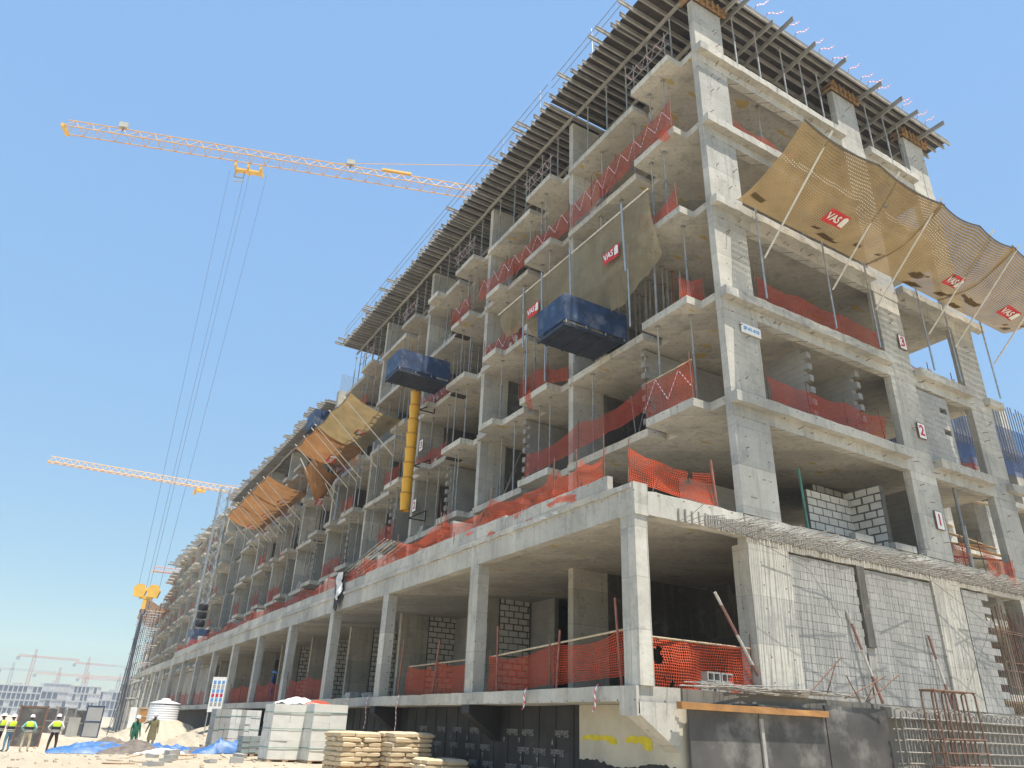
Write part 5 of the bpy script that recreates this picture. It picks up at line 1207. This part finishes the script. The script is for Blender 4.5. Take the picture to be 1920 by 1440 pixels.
# clutter on the slabs: block piles, boards, leaning tubes
for k in range(0, 7):
    b = base(k)
    for L in (1, 2, 3, 4, 5):
        if L == 5 and b > YHI-4: continue
        if random.random() < .6:
            n_ = random.randint(3, 8); x0 = .1 if L > 1 else random.uniform(-2.6, -1.2); y0 = b+random.uniform(3.9, 5.6); t = thing('block_pile', (x0, y0, HL[L]), 'small pile of grey blocks on the %s floor edge, %s bay from the corner' % (FL[L], ORD[k]), 'block pile', 'block piles on the floors')
            for q in range(n_):
                m = MB(); m.box(-.2, -.1, 0, .2, .1, .19); o = m.build('block', M['block'], t, world=False); o.location = (random.uniform(-.05, .1), .22*(q % 3)+random.uniform(-.02, .02), .192*(q//3)); o.rotation_euler = (0, 0, random.uniform(-.15, .15))
        if random.random() < .7:
            y0 = b+random.uniform(3.6, 6.2); x0 = .15; n_ = random.randint(2, 5); t = thing('leaning_tubes', (x0, y0, HL[L]), 'few scaffold tubes leaning at the %s floor edge, %s bay from the corner' % (FL[L], ORD[k]), 'tubes', 'leaning tubes on the floors')
            for q in range(n_):
                a = (x0+random.uniform(0, .4), y0+random.uniform(-.3, .3), HL[L]+.01); e = (a[0]+random.uniform(.2, .9), a[1]+random.uniform(-.8, .8), HL[L]+random.uniform(1.4, 2.7)); m = MB(); m.tube(a, e, .022, 6); m.build('tube', M[random.choice(('prop', 'pole_red', 'timber_pale'))], t)
        if L > 1 and random.random() < .4:
            y0 = b+random.uniform(1., 2.2); x0 = -.55; t = thing('hanging_mesh_scrap', (x0, y0, HL[L]), 'torn strip of red mesh hanging below the %s floor edge, %s bay from the corner' % (FL[L], ORD[k]), 'mesh scrap', 'hanging mesh scraps'); w_ = random.uniform(.25, .6); dr = random.uniform(.5, 1.2)
            xx = -.66 if L > 1 else -3.6
            m = MB(); m.grid(lambda a, c, w_=w_, dr=dr, y0=y0, L=L, xx=xx: (xx-.05*math.sin(c*6), y0+w_*(a-.5)*(1-.6*c)+.1*math.sin(c*4), HL[L]+.15-dr*c), 5, 9, w_, dr); m.build('mesh', M['mesh_or'], t, smooth=True)
# pipe rails on the top two floors
for k in range(0, 5):
    b = base(k); t = thing('pipe_rail', (-.5, b+1, HL[6]), 'pipe rail with taped zigzag on the top floor balcony, %s bay from the corner' % ORD[k], 'railing', 'pipe rails on the top floor')
    for z in (.55, 1.05):
        m = MB(); m.tube((-.55, b+.7, HL[6]+z), (-.55, b+3.1, HL[6]+z), .022, 6); m.build('rail', M['prop'], t)
    for y in (b+.9, b+2.6):
        m = MB(); m.tube((-.55, y, HL[6]), (-.55, y, HL[6]+1.25), .022, 6); m.build('post', M['prop'], t)
    m = MB()
    for q in range(8):
        a = Vector((-.58, b+.8+.27*q, HL[6]+(.55 if q % 2 else 1.05))); e = Vector((-.58, b+1.07+.27*q, HL[6]+(1.05 if q % 2 else .55))); m.grid(lambda u, v, a=a, e=e: a.lerp(e, u)+Vector((0, 0, .05*v)), 1, 1, .6, .05)
    m.build('tape', M['tape'], t)
# scaffold at the end of the far podium
SF = thing('scaffold_tower', (-4.2, 96, -2.8), 'tube scaffold with yellow props at the far end of the row', 'scaffold')
for y in range(92, 112, 3):
    for x in (-4.6, -3.2):
        m = MB(); m.tube((x+fx(y), y, -2.9), (x+fx(y), y, 12.4), .05, 5); m.build('standard', M['blue' if (y % 2) else 'prop'], SF)
for z in (1., 3., 5., 7., 9., 11.):
    m = MB(); m.path([(-4.6+fx(y), y, z) for y in range(92, 112, 3)], .045, 5); m.build('ledger', M['prop'], SF)
    for y in range(92, 112, 3):
        m = MB(); m.tube((-4.9+fx(y), y, z), (-2.9+fx(y), y, z), .04, 5); m.build('transom', M['prop'], SF)
for y in (98, 106):
    m = MB(); m.tube((-3.0+fx(y), y, 4.3), (-2.95+fx(y), y, 8.5), .13, 8); m.build('prop', M['timber'], SF)

# ------------------------------------------------------------------ people
def person(px, py, D, h, rz, label, pose, shirt, trouser, vest=False, skirt=None, helmet='helmet', base_z=None, pos=None):
    if pos is None:
        P = at(px, py, D); z = G(P.x, P.y)
    else: P = Vector(pos); z = P.z
    t = thing('person', (P.x, P.y, z), label, 'person', None, rz); k = h/1.78
    J = {'pel': (0, 0, .96, .125), 'sp': (0, 0, 1.14, .125), 'ch': (0, 0, 1.33, .135), 'nb': (0, .01, 1.46, .06), 'nk': (0, .0, 1.53, .055), 'hd': (0, -.02, 1.63, .088), 'ht': (0, -.015, 1.73, .075)}
    E = [('pel','sp','shirt'),('sp','ch','shirt'),('ch','nb','shirt'),('nb','nk','skin'),('nk','hd','skin'),('hd','ht','skin')]
    for s_, n_ in ((-1, 'l'), (1, 'r')):
        st = pose.get('stride', 0)*s_; wd_ = pose.get('wide', .1)
        J['hip'+n_] = (s_*.095, 0, .90, .10); J['kn'+n_] = (s_*wd_, -.03-st*.16, .50, .068); J['an'+n_] = (s_*(wd_+.015), .03-st*.30, .09, .048); J['to'+n_] = (s_*(wd_+.03), -.13-st*.30, .045, .042)
        E += [('pel','hip'+n_,'tr'),('hip'+n_,'kn'+n_,'tr'),('kn'+n_,'an'+n_,'tr'),('an'+n_,'to'+n_,'shoe')]
        el, wr = pose['arm'+n_]
        J['sh'+n_] = (s_*.175, .01, 1.40, .068); J['el'+n_] = (s_*el[0], el[1], el[2], .048); J['wr'+n_] = (s_*wr[0], wr[1], wr[2], .034)
        d = Vector((s_*wr[0]-s_*el[0], wr[1]-el[1], wr[2]-el[2])).normalized(); hd = Vector((s_*wr[0], wr[1], wr[2]))+d*.085; J['ha'+n_] = (hd.x, hd.y, hd.z, .034)
        E += [('ch','sh'+n_,'shirt'),('sh'+n_,'el'+n_,'shirt'),('el'+n_,'wr'+n_,pose.get('fore', 'shirt')),('wr'+n_,'ha'+n_,'skin')]
    names = list(J); me = bpy.data.meshes.new('body'); me.from_pydata([tuple(c*k for c in J[n][:3]) for n in names], [(names.index(a), names.index(b_)) for a, b_, _ in E], [])
    ob = bpy.data.objects.new('tmp', me); COL.objects.link(ob); md = ob.modifiers.new('s', 'SKIN'); md.use_smooth_shade = True; ob.modifiers.new('d', 'SUBSURF').levels = 2
    for i, n in enumerate(names):
        r_ = J[n][3]*k; me.skin_vertices[0].data[i].radius = (r_*(1.25 if n in ('ch', 'sp', 'pel') else 1.), r_*(.88 if n in ('ch', 'sp', 'pel') else 1.))
        me.skin_vertices[0].data[i].use_root = n == 'pel'
    bm_ = bpy.data.meshes.new_from_object(ob.evaluated_get(bpy.context.evaluated_depsgraph_get())); bpy.data.objects.remove(ob)
    slots = {'skin': 0, 'shirt': 1, 'tr': 2, 'shoe': 3}; bm_.materials.clear()
    for n in ('skin', shirt, trouser, 'shoe'): bm_.materials.append(M[n])
    segs = [(Vector(J[a][:3])*k, Vector(J[b_][:3])*k, (J[a][3]+J[b_][3])/2*k, c) for a, b_, c in E]
    for p in bm_.polygons:
        best = None
        for a, b_, r_, c in segs:
            ab = b_-a; s_ = max(0, min(1, (p.center-a).dot(ab)/ab.length_squared)); q = (p.center-(a+ab*s_)).length-r_
            if best is None or q < best[0]: best = (q, c)
        p.material_index = slots[best[1]]
    bo = bpy.data.objects.new('body', bm_); COL.objects.link(bo); bo.parent = t
    # fingers: five short bent chains on each hand
    fm = MB()
    for n_, s_ in (('l', -1), ('r', 1)):
        w_ = Vector(J['wr'+n_][:3])*k; hh = Vector(J['ha'+n_][:3])*k; d = (hh-w_).normalized(); side = d.cross(Vector((s_, 0, 0))).normalized(); pal = d.cross(side)
        for i, L_ in enumerate((.062, .072, .068, .055)):
            b0 = hh+side*(.026-.017*i)*k; fm.path([b0, b0+d*L_*.55*k+pal*.004, b0+d*L_*k+pal*.018*k], [.0095*k, .009*k, .007*k], 5)
        b0 = w_.lerp(hh, .45)+side*.03*k; fm.path([b0, b0+side*.025*k+d*.03*k, b0+side*.03*k+d*.062*k], [.011*k, .010*k, .008*k], 5)
    fm.build('fingers', M['skin'], t, world=False, smooth=True, kind='stuff')
    hd = Vector(J['hd'][:3])*k
    m = MB(); m.path([hd+Vector((0, -.075, .0))*k, hd+Vector((0, -.10, -.025))*k, hd+Vector((0, -.085, -.035))*k], [.010*k, .016*k, .008*k], 6); m.build('nose', M['skin'], t, world=False, smooth=True)
    for s_ in (-1, 1):
        m = MB(); m.path([hd+Vector((s_*.034, -.072, .012))*k, hd+Vector((s_*.034, -.086, .012))*k], [.012*k, .007*k], 6); m.build('eye', M['hair'], t, world=False)
        m = MB(); m.path([hd+Vector((s_*.082, 0, .02))*k, hd+Vector((s_*.098, .005, .0))*k, hd+Vector((s_*.085, 0, -.03))*k], [.012*k, .018*k, .008*k], 6); m.build('ear', M['skin'], t, world=False, smooth=True)
    m = MB(); m.path([hd+Vector((-.028, -.078, -.05))*k, hd+Vector((.028, -.078, -.05))*k], .007*k, 5); m.build('mouth', M['sack'], t, world=False)
    def loft(name, rings, mat):
        m = MB(); n_ = 18
        for z_, rx, ry, oy in rings:
            for i in range(n_): a = 2*math.pi*i/n_; m.v.append((rx*math.cos(a)*k, (oy+ry*math.sin(a))*k, z_*k))
        for i in range(len(rings)-1):
            for q in range(n_): A = i*n_+q; B = i*n_+(q+1) % n_; m.f.append((A, B, B+n_, A+n_))
        return m.build(name, M[mat], t, world=False, smooth=True)
    if helmet:
        m = loft('helmet', [(1.665, .118, .135, -.02), (1.67, .112, .128, -.015), (1.735, .105, .122, -.012), (1.785, .075, .09, -.01), (1.80, .02, .025, -.01)], helmet)
        m = MB(); m.path([(0, -.10*k, 1.668*k), (0, -.19*k, 1.655*k)], [.085*k, .055*k], 10); m.build('helmet_brim', M[helmet], t, world=False)
    loft('hair', [(1.60, .085, .085, .015), (1.665, .098, .103, .0)], 'hair')
    if vest:
        loft('vest', [(1.20, .196, .146, 0), (1.33, .212, .158, .0), (1.41, .205, .135, .0), (1.455, .13, .09, .005)], 'vest')
        loft('vest_band', [(.93, .190, .142, 0), (1.20, .199, .149, 0)], 'vest_dark')
        for z_ in (1.02, .95)[:1 if pose.get('one') else 2]: loft('reflective_stripe', [(z_, .197, .148, 0), (z_+.035, .199, .150, 0)], 'reflect')
    if skirt: loft('tunic', [(.48, .215, .17, 0), (.75, .20, .155, 0), (1.0, .175, .13, 0), (1.18, .172, .128, 0), (1.36, .188, .135, 0), (1.44, .15, .10, .005)], skirt)
    return t
akimbo = dict(arml=((.36, .06, 1.14), (.20, -.06, 1.0)), armr=((.36, .06, 1.14), (.20, -.06, 1.0)), wide=.16, fore='shirt')
hang = dict(arml=((.23, .02, 1.13), (.25, -.05, .90)), armr=((.23, .02, 1.13), (.25, -.05, .90)), wide=.12, fore='shirt')
fold_ = dict(arml=((.24, -.04, 1.15), (.06, -.20, 1.10)), armr=((.24, -.04, 1.15), (.06, -.20, 1.12)), wide=.11, fore='shirt')
walk = dict(arml=((.25, .08, 1.14), (.33, .12, .90)), armr=((.22, -.02, 1.13), (.24, -.08, .90)), wide=.11, stride=.5, fore='shirt')
person(93, 1411, 48, 1.80, R(175), 'man in yellow vest and dark trousers standing apart with a hand on his hip', akimbo, 'shirt_white', 'trouser_dark', True)
person(43, 1409, 49.5, 1.76, R(165), 'man in yellow vest, teal shirt and khaki trousers, hands at his hips', akimbo, 'shirt_teal', 'trouser_khaki', True)
person(9, 1406, 51, 1.80, R(215), 'man in yellow vest and blue jeans between two other vested men', fold_, 'shirt_pink', 'trouser_jean', True)
person(-9, 1402, 51.5, 1.82, R(235), 'man in yellow vest with grey sleeves cut by the left picture edge', fold_, 'shirt_grey', 'trouser_dark', True)
person(247, 1401, 46, 1.74, R(20), 'worker in a green jacket and green trousers with a white helmet', hang, 'green_cloth', 'green_cloth', False)
person(279, 1404, 47, 1.80, R(-12), 'worker in a long olive tunic and white helmet walking by the tarpaulins', walk, 'olive_cloth', 'sack', False, 'olive_cloth')
bp = on(514, 1264, 0, -2.5)
person(0, 0, 0, 1.72, R(60), 'worker in blue behind the red mesh on the ground floor', hang, 'blue_cloth', 'blue_cloth', False, None, 'blue_num', pos=(-2.5, bp.y, 0.))

# ------------------------------------------------------------------ haze
hm = bpy.data.materials.new('haze'); hm.use_nodes = True; hn = hm.node_tree; hn.nodes.clear()
ho = hn.nodes.new('ShaderNodeOutputMaterial'); hv = hn.nodes.new('ShaderNodeVolumePrincipled'); hv.inputs['Color'].default_value = (.86, .92, 1., 1); hv.inputs['Density'].default_value = .0006; hv.inputs['Anisotropy'].default_value = .2
hn.links.new(hv.outputs[0], ho.inputs['Volume'])
m = MB(); m.box(-1000, -60, -14, 1000, 1300, 63.5); m.build('haze', hm, None, kind='stuff')
